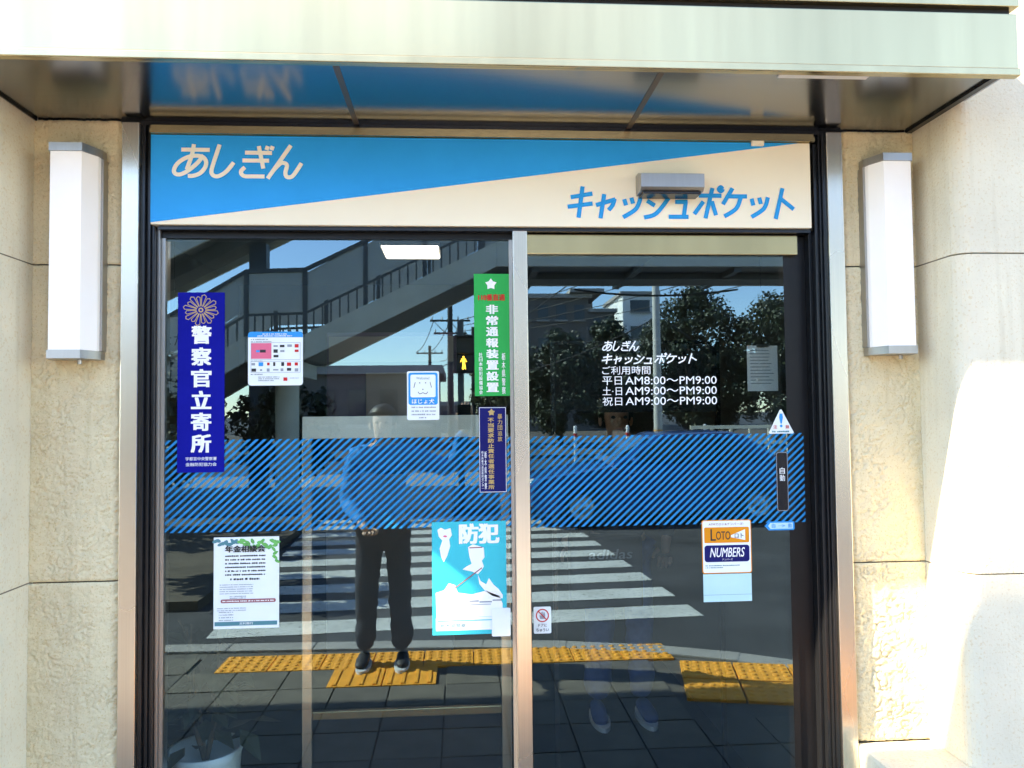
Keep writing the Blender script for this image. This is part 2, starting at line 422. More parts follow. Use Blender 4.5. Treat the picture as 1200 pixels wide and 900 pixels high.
for a in range(4): bmh.box(-.119+.074*a-.011+.008, -.119+.074*a+.011+.008, -.135, .135, 0.0005, .008, bev=.003)
bmh = bmh.mesh("tactile_tile", "tactile_yellow")
for x, y, r, k in tact:
    o = bpy.data.objects.new("tactile_tile", dm if k == 'dot' else bmh); col.objects.link(o); o.parent = pav
    o.location = (x, y, .002 if r == 0 else .004); o.rotation_euler.z = r
# kerb stones along the corner
def along(pts, step):
    out = []; acc = 0; prev = Vector(pts[0]); out.append(prev.copy())
    for p in pts[1:]:
        p = Vector(p); d = (p-prev).length
        while acc+d >= step:
            t = (step-acc)/d; prev = prev.lerp(p, t); out.append(prev.copy()); d = (p-prev).length; acc = 0
        acc += d; prev = p
    return out
kp = along(KERB, .55)
for a, b in zip(kp, kp[1:]):
    d = (b-a); L = d.length; o = MB().box(-L/2+.003, L/2-.003, 0, .16, ROAD-.03, .006, bev=.008).build("kerb_stone", "kerb_concrete", pav)
    o.location = ((a.x+b.x)/2, (a.y+b.y)/2, random.uniform(-.002, .002)); o.rotation_euler.z = math.atan2(d.y, d.x)
# crossing
cw = bpy.data.meshes.new("crosswalk_stripe")
for i in range(10):
    y0 = -3.36-.63*i
    b = MB(); nseg = 24; top = []; bot = []
    for k in range(nseg+1):
        x = -1.78+3.62*k/nseg
        top.append((x, y0+random.uniform(-.008, .008))); bot.append((x, y0-.35+random.uniform(-.008, .008)))
    b.add([(p[0], p[1], 0) for p in top]+[(p[0], p[1], 0) for p in bot], [(k, k+1, nseg+2+k, nseg+1+k) for k in range(nseg)])
    o = b.build("crosswalk_stripe", "road_paint", road); o.location = (0, 0, ROAD+.004)
    M_ = Matrix.Translation((0, -3.3, 0)) @ Matrix.Rotation(R(-3.6), 4, 'Z') @ Matrix.Translation((0, 3.3, 0))
    o.matrix_local = Matrix.Translation((0, 0, ROAD+.004)) @ M_
# far side of the street
far = MB().prism([(-30, -10.4), (-2.6, -10.1), (2.6, -10.6), (60, -16.5), (60, -21), (-30, -16)], ROAD-.05, 0).build("far_pavement", "kerb_concrete"); tag(far, kind="structure")
verge = MB().prism([(-60, -24), (120, -24), (120, -58), (-60, -58)], ROAD-.05, .06).build("planted_verge", "soil"); tag(verge, kind="structure")

# ================================================================== BUILDING
JZ = [-.02, .178, 1.052, 1.926, 2.80, 3.674, 4.548, 5.422, 6.3]
bld = thing("bank_building", (0, .1, 0), "cream stucco bank front with jointed wall panels around the glazed entrance", "building")
G = .002
def arc(cx, cy, r, a0, a1, n=6):
    return [(cx+r*math.cos(R(a0+(a1-a0)*k/n)), cy+r*math.sin(R(a0+(a1-a0)*k/n))) for k in range(n+1)]
pr = [(1.366, .14), (1.366, -.155)]+arc(1.411, -.155, .045, 180, 270)+[(5.2, -.2), (5.2, .14)]
pl = [(-1.176, .14), (-5.2, .14), (-5.2, -.2)]+arc(-1.221, -.155, .045, 270, 360)
for prof, nm in ((pr, 0), (pl, 0)):
    for a, b in zip(JZ, JZ[1:]):
        MB().prism(prof, a+G, b-G).build("wall_panel", "stucco_smooth", bld)
core = MB().box(1.412, 5.19, -.185, .13, -.02, 6.29).box(-5.19, -1.222, -.185, .13, -.02, 6.29)
core.box(1.3675, 1.412, -.15, .13, -.02, 6.29).box(-1.222, -1.1775, -.15, .13, -.02, 6.29)
core.box(-1.17, 1.36, -.06, .13, 2.5, 6.29)
core.box(-1.19, -.94, .018, .13, 0, 2.5).box(1.14, 1.38, .018, .13, 0, 2.5)
core.build("wall_core", "joint", bld)
for a, b in zip(JZ[4:], JZ[5:]): MB().box(-1.17, 1.36, -.198, -.05, max(a, 2.56)+G, b-G).build("wall_panel", "stucco_smooth", bld)
MB().box(-5.3, 5.3, -.26, 9, 6.3, 6.5).build("parapet", "concrete", bld)
part("rear_wall", "concrete", bld, (-5.2, 5.2, 8.8, 9, 0, 6.3), (-5.2, -5.0, .14, 8.8, 0, 6.3), (5.0, 5.2, .14, 8.8, 0, 6.3))
# rough-cast recess panels: real relief
def rough_panel(x0, x1, z0, z1, jamb_side, seed):
    st = .0032; nx = max(2, int((x1-x0)/st)); nz = int((z1-z0)/st); v = []; f = []
    for j in range(nz+1):
        for i in range(nx+1):
            x = x0+(x1-x0)*i/nx; z = z0+(z1-z0)*j/nz
            p = Vector((x*34, seed, z*34)); q = Vector((x*95, seed+5, z*95))
            c1 = noise.noise(Vector((x*58, seed+2, z*58))); msk = max(0, noise.noise(Vector((x*17, seed+8, z*17)))+.42)
            h = noise.noise(p)*.0022+noise.noise(q)*.0016-max(0, .13-abs(c1))/.13*.0048*min(1, msk*1.6)
            d = (x1-x) if jamb_side > 0 else (x-x0)
            e = max(0, 1-d/.022); h -= e*e*.016*(1+.9*noise.noise(q*.6))+(e > 0)*max(0, .2-abs(noise.noise(q*.8)))/.2*.006*e
            dz = min(z-z0, z1-z); 
            if dz < .006: h -= .004*(1-dz/.006)
            v.append((x, -.006-h, z))
    for j in range(nz):
        for i in range(nx):
            a = j*(nx+1)+i; f.append((a, a+1, a+nx+2, a+nx+1))
    MB().add(v, f, 0, True).build("wall_panel", "stucco_rough", bld, fix=False)
for a, b in ((.178, 1.052), (1.052, 1.926), (1.926, 2.335)):
    rough_panel(-1.1757, -.9335, a+.0018, b-.0018, 1, 3.1)
    rough_panel(1.1385, 1.3655, max(a, .535)+.0018, b-.0018, -1, 9.7)
MB().box(1.14, 1.372, -.205, .0, 0, .535, bev=.012).build("plinth_ledge", "stucco_smooth", bld)
MB().box(1.372, 5.2, -.215, -.19, 0, .50, bev=.008).build("plinth", "kerb_concrete", bld)

# ---- canopy
can = thing("entrance_canopy", (.1, -.2, 2.325), "brushed stainless steel canopy over the entrance with a mirror-like underside", "canopy")
for x0, x1 in ((-1.170, -.294), (-.286, .499), (.507, 1.345)):
    part("soffit_panel", "steel_soffit", can, (x0, x1, -.388, .015, 2.337, 2.345))
for x in (-.29, .503): part("joint_strip", "soffit_seam", can, (x-.0075, x+.0075, -.388, .002, 2.3352, 2.3368))
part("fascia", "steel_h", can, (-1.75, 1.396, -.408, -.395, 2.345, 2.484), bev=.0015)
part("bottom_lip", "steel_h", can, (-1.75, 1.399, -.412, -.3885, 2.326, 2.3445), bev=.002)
part("shadow_gap", "gasket", can, (-1.74, 1.385, -.397, -.2, 2.4845, 2.499))
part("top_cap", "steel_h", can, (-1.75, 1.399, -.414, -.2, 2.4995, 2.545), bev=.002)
part("end_plate", "steel_dull", can, (1.3855, 1.395, -.3945, -.205, 2.346, 2.484))
part("edge_trim", "frame_dark", can, (1.345, 1.363, -.388, -.002, 2.33, 2.343)); part("edge_trim", "frame_dark", can, (-1.1745, -1.1705, -.388, -.002, 2.33, 2.343))
part("edge_trim", "frame_dark", can, (-1.17, 1.345, .002, .016, 2.325, 2.3365))
part("soffit_plate", "plastic_white", can, (.80, 1.03, -.386, -.355, 2.3335, 2.3368))

# ---- sign board over the door
sign = thing("fascia_sign", (.1, .02, 2.04), "cream and blue sign panel with Japanese bank lettering above the doors", "sign")
part("panel", "sign_cream", sign, (-.862, 1.049, .0, .04, 2.042, 2.297), bev=.001)
MB().add([(-.862, -.0012, 2.2965), (1.015, -.0012, 2.2965), (-.80, -.0012, 2.0555), (-.862, -.0012, 2.047)], [(0, 3, 2, 1)]).build("blue_wedge", "sign_blue", sign)
strokes(MB(), ASHI, -.798, -.444, 2.174, 2.270, .0115, -.0026).build("lettering", "letter_cream", sign)
strokes(MB(), CASH, .318, .995, 2.0665, 2.1615, .0125, -.0016).build("lettering", "letter_blue", sign)
part("clip", "sign_cream", sign, (.868, .905, -.012, -.003, 2.285, 2.30), bev=.001)
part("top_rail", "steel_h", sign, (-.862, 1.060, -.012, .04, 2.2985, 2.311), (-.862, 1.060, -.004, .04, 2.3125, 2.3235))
sen = thing("door_sensor", (.6, -.03, 2.12), "silver motion sensor box fixed to the sign panel", "sensor")
MB().prism([(-.003, 2.132), (-.003, 2.191), (-.035, 2.191), (-.068, 2.180), (-.068, 2.142), (-.055, 2.132)], .520, .704, 'x').build("housing", "steel_dull", sen)
part("lens", "phone_black", sen, (.528, .696, -.060, -.005, 2.1235, 2.1315), bev=.002)

# ---- frame of the entrance
fr = thing("glazed_entrance", (.1, .03, 0), "stainless steel entrance frame with vertical jambs and centre mullion", "doorway")
part("jamb", "steel_v", fr, (-.9325, -.886, -.022, .11, 0, 2.3235), bev=.002)
part("jamb", "steel_v", fr, (1.090, 1.1375, -.022, .11, 0, 2.3235), bev=.002)
part("inner_jamb", "frame_dark", fr, (-.8855, -.8745, -.008, .11, 0, 2.3235), bev=.0012)
part("inner_jamb", "frame_dark", fr, (-.8740, -.8635, .004, .11, 0, 2.3235), bev=.0012)
part("inner_jamb", "frame_dark", fr, (-.8630, -.8555, .012, .11, 0, 2.0405), bev=.0012)
part("inner_jamb", "steel_dull", fr, (-.8550, -.8468, .030, .11, 0, 2.0405), bev=.0012)
part("inner_jamb", "frame_dark", fr, (1.0505, 1.0605, .026, .11, 0, 2.0405), bev=.0012)
part("inner_jamb", "frame_dark", fr, (1.0610, 1.0725, .006, .11, 0, 2.2975), bev=.0012)
part("inner_jamb", "frame_dark", fr, (1.0730, 1.0790, -.004, .11, 0, 2.3235), bev=.0012)
part("inner_jamb", "frame_dark", fr, (1.0795, 1.0895, -.012, .11, 0, 2.3235), bev=.0012)
part("mullion", "steel_v", fr, (.157, .1985, .004, .075, 0, 2.030), bev=.0015)
part("head_channel", "frame_dark", fr, (-.8465, 1.0505, .012, .11, 2.0305, 2.0405))
part("head_channel", "frame_black", fr, (-.8465, .1565, .040, .085, 2.012, 2.030))
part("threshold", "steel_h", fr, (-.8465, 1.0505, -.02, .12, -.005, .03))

# ---- glazing
def pane(name, x0, x1, z0, z1, parent):
    b = MB().add([(x0, .05, z0), (x1, .05, z0), (x1, .05, z1), (x0, .05, z1)], [(0, 1, 2, 3)], 0)
    b.add([(x0, .058, z0), (x1, .058, z0), (x1, .058, z1), (x0, .058, z1), (x0, .0505, z0), (x1, .0505, z0), (x1, .0505, z1), (x0, .0505, z1)],
          [(3, 2, 1, 0), (0, 1, 5, 4), (2, 3, 7, 6), (1, 2, 6, 5), (3, 0, 4, 7)], 1)
    return b.build(name, ["shop_glass", "clear_back"], parent, fix=False)
def clip_poly(p, axis, lim, sign_):
    out = []
    for i in range(len(p)):
        a, b = p[i], p[(i+1) % len(p)]; da, db = sign_*(a[axis]-lim), sign_*(b[axis]-lim)
        if da >= 0: out.append(a)
        if da*db < 0:
            t = da/(da-db); out.append((a[0]+(b[0]-a[0])*t, a[1]+(b[1]-a[1])*t))
    return out
def hatch(x0, x1, z0, z1, parent):
    b = MB(); h = z1-z0; k = x0-h*1.1
    while k < x1:
        p = [(k, z0), (k+.0100, z0), (k+.0100+h*1.08, z1), (k+h*1.08, z1)]
        for ax, lim, sg in ((0, x0, 1), (0, x1, -1)): 
            if p: p = clip_poly(p, ax, lim, sg)
        if len(p) > 2: b.add([(q[0], .0494, q[1]) for q in p], [list(range(len(p)))])
        k += .0222
    return b.build("hatched_film", "film_blue", parent)
win = thing("fixed_window", (-.34, .06, .03), "large fixed glass pane left of the mullion with hatched blue film band", "window")
pane("glass", -.8465, .1565, .03, 2.012, win); hatch(-.846, .156, 1.172, 1.434, win)
part("bottom_rail", "frame_dark", win, (-.8465, .1565, .045, .08, .0305, .09))
part("edge_strip", "steel_dull", win, (-.8462, -.836, .0415, .0495, .09, 2.012), (.1475, .1565, .0415, .0495, .09, 2.012))
door = thing("sliding_door", (.6, .06, .03), "automatic sliding glass door right of the mullion with steel top rail", "door")
pane("glass", .1995, .980, .085, 1.968, door); hatch(.200, 1.03, 1.166, 1.432, door)
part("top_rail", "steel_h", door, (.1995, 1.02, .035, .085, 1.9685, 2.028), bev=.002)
part("stile", "frame_black", door, (.9805, 1.0, .0505, .085, .0305, 1.968), (1.0005, 1.05, .056, .09, .0305, 2.028))
part("stile", "frame_dark", door, (.1988, .2035, .045, .0496, .085, 1.968))
part("bottom_rail", "frame_dark", door, (.1995, .98, .045, .085, .0305, .0845))

# ---- wall lamps
def wall_lamp(x, label):
    t = thing("wall_lamp", (x, -.03, 1.66), label, "lamp", "wall lamps either side of the entrance")
    def sec(k, y0, d): return [(x-.068*k, y0), (x-.068*k, y0-d*.25), (x-.043*k, y0-d), (x+.043*k, y0-d), (x+.068*k, y0-d*.25), (x+.068*k, y0)]
    MB().prism(sec(.94, -.0345, .060), 1.682, 2.215).build("diffuser", "lamp_acrylic", t)
    MB().prism(sec(1.0, -.010, .088), 2.2155, 2.238).build("cap", "steel_dull", t)
    MB().prism(sec(1.0, -.010, .088), 1.659, 1.6815).build("cap", "steel_dull", t)
    part("back_plate", "steel_dull", t, (x-.0705, x+.0705, -.034, .002, 1.6825, 2.2145))
    MB().lathe([(.006, -.012), (.006, 0)], (x+.02, -.05, 1.6585), 8).build("screw", "steel_dull", t)
wall_lamp(-1.046, "white acrylic wall lamp on the rough stucco beside the dark blue police sticker side")
wall_lamp(1.262, "white acrylic wall lamp on the stucco beside the sliding door's jamb")

# ================================================================== STICKERS ON THE GLASS
YS = .0486
def rounded(x0, x1, z0, z1, r, n=4):
    if r <= 0: return [(x0, z0), (x1, z0), (x1, z1), (x0, z1)]
    return arc(x1-r, z0+r, r, -90, 0, n)+arc(x1-r, z1-r, r, 0, 90, n)+arc(x0+r, z1-r, r, 90, 180, n)+arc(x0+r, z0+r, r, 180, 270, n)
def sticker(name, x0, x1, z0, z1, m, label, cat, r=0., group=None, tilt=0., poly=None):
    t = thing(name, ((x0+x1)/2, YS, z0), label, cat, group)
    MB().prism(poly or rounded(x0, x1, z0, z1, r), YS-.0006, YS+.0004, 'y').build("backing", m, t)
    return t
def flat(t, name, m, poly, lvl=1):
    y = YS-.0006-.0004*lvl
    return MB().add([(p[0], y, p[1]) for p in poly], [list(range(len(poly)))]).build(name, m, t)
def rect(t, name, m, x0, x1, z0, z1, lvl=1, r=0.): return flat(t, name, m, rounded(x0, x1, z0, z1, r), lvl)
def lines(t, name, m, rows, lvl=2):
    """fine illegible print: rows of short dashes (x0, x1, z, height)"""
    b = MB(); y = YS-.0006-.0004*lvl
    for x0, x1, z, h in rows:
        x = x0
        while x < x1-.001:
            wd = min(random.uniform(.5, 1.1)*h*1.1, x1-x)
            b.add([(x, y, z), (x+wd, y, z), (x+wd, y, z+h*random.uniform(.7, 1)), (x, y, z+h*random.uniform(.7, 1))], [(0, 1, 2, 3)])
            x += wd+h*random.choice((.18, .22, .3, .9))
    o = b.build(name, m, t); o['kind'] = 'stuff'; return o
def words(t, name, m, items, lvl=2):
    b = MB(); y = YS-.0006-.0004*lvl
    for s, x0, x1, z0, z1, sh, bo in items: text_into(b, s, x0, x1, z0, z1, y, sh, bo)
    return b.build(name, m, t)
def colwords(t, name, m, items, lvl=2):
    b = MB(); y = YS-.0006-.0004*lvl
    for s, xc, zt, zb, wch, bo in items: text_col(b, s, xc, zt, zb, wch, y, bo)
    o = b.build(name, m, t)
    if 'side' in name: o['kind'] = 'stuff'
    return o
def ring(c, r0, r1, n=28, a0=0, a1=360):
    o = [(c[0]+r1*math.cos(R(a0+(a1-a0)*k/n)), c[1]+r1*math.sin(R(a0+(a1-a0)*k/n))) for k in range(n+1)]
    i = [(c[0]+r0*math.cos(R(a0+(a1-a0)*k/n)), c[1]+r0*math.sin(R(a0+(a1-a0)*k/n))) for k in range(n+1)]
    return o, i
def ringmesh(b, c, r0, r1, y, n=28, a0=0, a1=360):
    o, i = ring(c, r0, r1, n, a0, a1)
    b.add([(p[0], y, p[1]) for p in o]+[(p[0], y, p[1]) for p in i], [(k, k+1, n+2+k, n+1+k) for k in range(n)])
def star(c, r, k=.5, n=5, a=90):
    return [(c[0]+(r if i % 2 == 0 else r*k)*math.cos(R(a+180*i/n)), c[1]+(r if i % 2 == 0 else r*k)*math.sin(R(a+180*i/n))) for i in range(2*n)]

# police sticker
t = sticker("police_sticker", -.803, -.672, 1.342, 1.857, "navy", "tall dark blue police call-in sticker with gold sunburst emblem", "sticker")
b = MB(); c = (-.7385, 1.806); y = YS-.0014
for k in range(16):
    a = R(k*22.5+11); a2 = R(k*22.5+3); a3 = R(k*22.5+19)
    r1 = .046 if k % 2 else .040
    q = [(c[0]+.012*math.cos(a2), c[1]+.012*math.sin(a2)*.9), (c[0]+r1*math.cos(a2), c[1]+r1*math.sin(a2)*.9), (c[0]+(r1+.004)*math.cos(a), c[1]+(r1+.004)*math.sin(a)*.9),
         (c[0]+r1*math.cos(a3), c[1]+r1*math.sin(a3)*.9), (c[0]+.012*math.cos(a3), c[1]+.012*math.sin(a3)*.9)]
    ribbon(b, q, .0017, y-.00002*k)
ringmesh(b, c, .0035, .007, y)
b.build("emblem", "gold", t)
colwords(t, "lettering", "letter_white", [("警察官立寄所", -.7365, 1.766, 1.393, .057, .05)])
words(t, "fine_print", "letter_white", [("宇都宮中央警察署", -.779, -.693, 1.376, 1.386, 0, .01), ("金融防犯協力会", -.779, -.693, 1.360, 1.370, 0, .01)])

# payment sticker
t = sticker("payment_sticker", -.606, -.451, 1.588, 1.743, "sticker_white", "small square white payment sticker with blue header and pink block", "sticker", .009)
flat(t, "header", "sticker_blue", [(-.606, 1.727), (-.451, 1.727)]+arc(-.460, 1.734, .009, 0, 90, 4)+arc(-.597, 1.734, .009, 90, 180, 4))
rect(t, "pink_block", "sticker_pink", -.597, -.540, 1.665, 1.710)
lines(t, "fine_print", "letter_white", [(-.565, -.495, 1.735, .003), (-.58, -.48, 1.7295, .003)])
lines(t, "fine_print", "ink_grey", [(-.598, -.55, 1.719, .0035), (-.598, -.54, 1.713, .003), (-.598, -.565, 1.6185, .0035), (-.577, -.517, 1.611, .003), (-.577, -.517, 1.606, .003), (-.577, -.53, 1.601, .003), (-.488, -.462, 1.608, .0022), (-.598, -.565, 1.657, .003)])
b = MB(); y = YS-.0016
marks = {"ink_black": [(-.572, -.556, 1.683, 1.691), (-.534, -.522, 1.682, 1.692), (-.516, -.503, 1.698, 1.705), (-.534, -.520, 1.669, 1.676), (-.535, -.529, 1.644, 1.655), (-.512, -.504, 1.644, 1.655), (-.596, -.583, 1.628, 1.637), (-.496, -.484, 1.630, 1.638)],
 "sticker_red": [(-.474, -.463, 1.697, 1.707), (-.474, -.463, 1.684, 1.691), (-.496, -.484, 1.644, 1.654), (-.474, -.465, 1.645, 1.654), (-.552, -.545, 1.646, 1.654), (-.506, -.495, 1.601, 1.611)],
 "sticker_blue": [(-.576, -.563, 1.644, 1.655), (-.583, -.573, 1.684, 1.690)],
 "ink_grey": [(-.534, -.522, 1.699, 1.704), (-.495, -.482, 1.699, 1.706), (-.515, -.503, 1.684, 1.690), (-.553, -.545, 1.628, 1.637), (-.535, -.520, 1.631, 1.635), (-.514, -.506, 1.629, 1.637), (-.474, -.464, 1.628, 1.637), (-.572, -.566, 1.630, 1.635), (-.596, -.586, 1.646, 1.653)]}
for m, rs in marks.items():
    b = MB()
    for q in rs: b.add([(q[0], y, q[2]), (q[1], y, q[2]), (q[1], y, q[3]), (q[0], y, q[3])], [(0, 1, 2, 3)])
    b.build("card_mark", m, t)["kind"] = "stuff"
b = MB()
for z0, z1 in ((1.662, 1.712), (1.625, 1.658)):
    for q in ((-.598, -.597, z0, z1), (-.459, -.458, z0, z1), (-.597, -.459, z0, z0+.001), (-.597, -.459, z1-.001, z1)):
        b.add([(q[0], YS-.0011, q[2]), (q[1], YS-.0011, q[2]), (q[1], YS-.0011, q[3]), (q[0], YS-.0011, q[3])], [(0, 1, 2, 3)])
b.build("rule_box", "ink_grey", t)

# assistance dog sticker
t = sticker("assistance_dog_sticker", -.153, -.060, 1.484, 1.626, "sticker_white", "small white and light blue welcome sticker with dog face outline", "sticker", .005)
flat(t, "blue_field", "sticker_blue", rounded(-.149, -.064, 1.528, 1.622, .007))
rect(t, "white_field", "sticker_white", -.143, -.070, 1.550, 1.616, 2, .005)
b = MB(); y = YS-.0022
ribbon(b, [(-.129, 1.594), (-.133, 1.578)], .0016, y); ribbon(b, [(-.086, 1.594), (-.082, 1.578)], .0016, y)
ribbon(b, catmull([(-.121, 1.566), (-.116, 1.560), (-.107, 1.563), (-.098, 1.560), (-.093, 1.566)]), .0016, y)
for p in ((-.116, 1.592), (-.099, 1.592), (-.107, 1.573)): ringmesh(b, p, .0001, .0017, y, 10)
b.build("dog_face", "ink_black", t)
words(t, "lettering", "ink_teal", [("Welcome!", -.126, -.088, 1.602, 1.6095, 0, 0)], 3)
words(t, "lettering", "letter_white", [("ほじょ犬", -.139, -.074, 1.531, 1.5455, 0, .02)])
lines(t, "fine_print", "ink_grey", [(-.140, -.070, 1.519, .004), (-.140, -.070, 1.508, .0042), (-.140, -.070, 1.498, .0042), (-.118, -.098, 1.489, .004)])

# green alarm sticker
t = sticker("alarm_sticker", .044, .148, 1.552, 1.912, "sticker_green", "tall green alarm sticker with white star and red number line", "sticker")
flat(t, "star", "letter_white", star((.094, 1.881), .0175, .62))
words(t, "red_lettering", "sticker_red", [("110番直通", .056, .135, 1.832, 1.852, 0, .06)])
colwords(t, "lettering", "letter_white", [("非常通報装置設置", .0965, 1.823, 1.561, .036, .055)])
colwords(t, "side_lettering", "letter_white", [("栃木県警察", .129, 1.680, 1.556, .0105, .02), ("社日本防犯設備協会", .062, 1.680, 1.556, .0105, .02)])

# navy and gold sticker
t = sticker("responsible_office_sticker", .055, .135, 1.270, 1.520, "deep_navy", "narrow navy sticker with gold characters below the green sticker", "sticker")
b = MB(); y = YS-.0012
for q in ((.056, .0574, 1.2715, 1.5185), (.1326, .134, 1.2715, 1.5185), (.0574, .1326, 1.2715, 1.2729), (.0574, .1326, 1.5171, 1.5185)):
    b.add([(q[0], y, q[2]), (q[1], y, q[2]), (q[1], y, q[3]), (q[0], y, q[3])], [(0, 1, 2, 3)])
b.build("border", "letter_white", t)
flat(t, "star", "gold", star((.092, 1.504), .011, .6), 2)
colwords(t, "gold_lettering", "gold", [("不当要求防止責任者選任事業所", .090, 1.489, 1.279, .0175, .05), ("暴力団追放", .1165, 1.500, 1.418, .0135, .02)])
colwords(t, "lettering", "letter_white", [("栃木県警察", .0735, 1.392, 1.279, .0065, .02), ("栃木県暴力追放県民センター", .0645, 1.392, 1.279, .0062, .01)])

# cyan crime prevention poster
t = sticker("crime_prevention_poster", -.084, .131, .864, 1.188, "sticker_cyan", "bright cyan crime prevention poster with white figures taped to glass", "poster")
words(t, "heading", "letter_white", [("防犯", -.006, .112, 1.122, 1.184, 0, .06)])
def blob(c, rx, rz, n, j, rot=0):
    out = []
    for k in range(n):
        a = 2*math.pi*k/n; rr = 1+random.uniform(-j, j)
        x, z = rx*rr*math.cos(a), rz*rr*math.sin(a)
        out.append((c[0]+x*math.cos(rot)-z*math.sin(rot), c[1]+x*math.sin(rot)+z*math.cos(rot)))
    return out
flat(t, "tall_shape", "letter_white", [(-.068, 1.165), (-.058, 1.172), (-.046, 1.166), (-.030, 1.170), (-.026, 1.150), (-.034, 1.138), (-.031, 1.118), (-.040, 1.090), (-.050, 1.072), (-.058, 1.088), (-.062, 1.112), (-.054, 1.134), (-.064, 1.146)])
flat(t, "tall_shape_dot", "sticker_pink", blob((-.046, 1.147), .006, .003, 9, .2), 2)
flat(t, "figure", "letter_white", [(.020, 1.114), (.034, 1.122), (.048, 1.118), (.066, 1.112), (.068, 1.084), (.060, 1.074), (.066, 1.058), (.058, 1.046), (.048, 1.036), (.030, 1.044), (.004, 1.050), (.014, 1.058), (.030, 1.066), (.024, 1.086)])
flat(t, "figure_arm", "letter_white", [(.048, 1.035), (.056, 1.016), (.072, 1.006), (.080, 1.024), (.094, 1.004), (.108, .992), (.120, .974), (.119, .964), (.090, .972), (.066, .990), (.052, 1.008)])
ribs = MB(); ribbon(ribs, [(.060, 1.054), (-.018, .998)], .003, YS-.0016); ribs.build("dark_line", "ink_maroon", t); ribs = MB(); ribbon(ribs, [(.024, 1.112), (.062, 1.113)], .003, YS-.0016)
ribs.build("dark_line", "ink_maroon", t)
flat(t, "ground_shape", "letter_white", [(-.074, .985), (-.050, .992), (-.036, 1.012), (-.018, 1.006), (-.010, .984), (.030, .978), (.070, .988), (.110, .972), (.119, .950), (.119, .914), (-.072, .914)], 1)
b = MB()
for k, (x0, x1, z, h) in enumerate(((.022, .050, .957, .004), (.052, .088, .954, .004), (.090, .116, .958, .004), (.024, .085, .948, .002))):
    b.add([(x0, YS-.0015, z), (x1, YS-.0015, z), (x1, YS-.0015, z+h), (x0, YS-.0015, z+h)], [(0, 1, 2, 3)])
b.build("small_caption", "ink_grey", t)
rect(t, "footer", "sticker_white", -.074, .105, .876, .9135)
rect(t, "footer_rule", "sticker_cyan", -.070, .100, .903, .9055, 2)
words(t, "footer_lettering", "ink_teal", [("栃木県警察", -.062, .012, .884, .896, .1, 0)])
t = sticker("paper_tag", .087, .141, .857, .938, "paper_white", "small blank white card over the corner of the cyan poster", "card", .004)
t.location.y -= .004

# pension consultation flyer
t = sticker("pension_flyer", -.700, -.518, .900, 1.157, "paper_white", "white pension consultation flyer with green leaves and dark blue footer", "poster")
for k in range(26):
    x = -.695+.172*(k/25.); z = 1.148-random.random()*(.012 if k < 12 else .022)
    flat(t, "leaf_print", "leaf_print" if k > 9 else "ink_teal", blob((x, z), .009, .005, 8, .15, random.uniform(-1, 1)), 1+.05*k)
for k in range(6): flat(t, "leaf_print", "leaf_print", blob((-.527+random.uniform(-.006, .006), 1.143-.011*k), .0085, .0045, 8, .2, random.uniform(-1, 1)), 2.4+.05*k)
words(t, "heading", "ink_black", [("年金相談会", -.668, -.556, 1.114, 1.134, 0, .05)], 5)
lines(t, "date_rows", "ink_black", [(-.668, -.556, 1.102-.0106*k, .0046) for k in range(6)]+[(-.654, -.572, 1.036, .006)])
lines(t, "fine_print", "ink_grey", [(-.683, -.590, 1.022-.0062*k, .0026) for k in range(5)]+[(-.655, -.61, .989, .003), (-.655, -.61, .984, .003)]+[(-.69, -.61, .956-.006*k, .0026) for k in range(2)]+[(-.685, -.645, .945-.0075*k, .003) for k in range(4)])
rect(t, "maroon_bar", "ink_maroon", -.680, -.527, .972, .9825, 2, .004)
lines(t, "bar_print", "letter_white", [(-.675, -.532, .9755, .0035)], 3)
rect(t, "footer", "ink_teal", -.697, -.523, .908, .9195)
words(t, "footer_lettering", "letter_white", [("足利銀行", -.628, -.590, .9105, .9175, 0, .01)])

# opening hours lettering on the door
t = thing("opening_hours_lettering", (.6, YS, 1.51), "white opening hours lettering on the sliding door glass", "lettering")
strokes(MB(), ASHI, .424, .532, 1.682, 1.712, .0036, YS).build("heading", "letter_white", t)
strokes(MB(), CASH, .421, .707, 1.643, 1.674, .0040, YS).build("heading", "letter_white", t)
b = MB()
text_into(b, "ご利用時間", .4215, .5665, 1.612, 1.637, YS, 0, .004)
for i, (d, h) in enumerate((("平日", "AM8:00〜PM9:00"), ("土·日", "AM9:00〜PM9:00"), ("祝日", "AM9:00〜PM9:00"))):
    z = 1.581-.0305*i
    text_into(b, d, .4215, .480, z, z+.0255, YS, 0, .002); text_into(b, h, .490, .767, z+.001, z+.0245, YS, 0, .002)
b.build("hours", "letter_white", t)

# right pane stickers
t = sticker("caution_triangle", .923, 1.0, 1.431, 1.506, "sticker_white", "white triangular caution sticker with blue exclamation mark", "sticker", poly=[(.923, 1.434), (.926, 1.431), (.997, 1.431), (1.0, 1.434), (.964, 1.503), (.959, 1.503)])
flat(t, "exclamation", "sticker_blue", [(.9575, 1.491), (.9655, 1.491), (.9675, 1.480), (.9635, 1.461), (.9595, 1.461), (.9555, 1.480)])
flat(t, "dot", "sticker_blue", blob((.9615, 1.454), .0042, .0042, 12, 0))
words(t, "lettering", "sticker_red", [("注", .937, .949, 1.446, 1.457, 0, .02)])
words(t, "lettering", "sticker_red", [("意", .974, .986, 1.446, 1.457, 0, .02)])
lines(t, "fine_print", "ink_teal", [(.933, .99, 1.435, .005)])
t = sticker("touch_plate", .943, .979, 1.200, 1.376, "phone_black", "narrow black automatic door touch plate with white outline", "plate", .007)
b = MB(); o1 = rounded(.9435, .9785, 1.2005, 1.3755, .007); o2 = rounded(.9452, .9768, 1.2022, 1.3738, .0055)
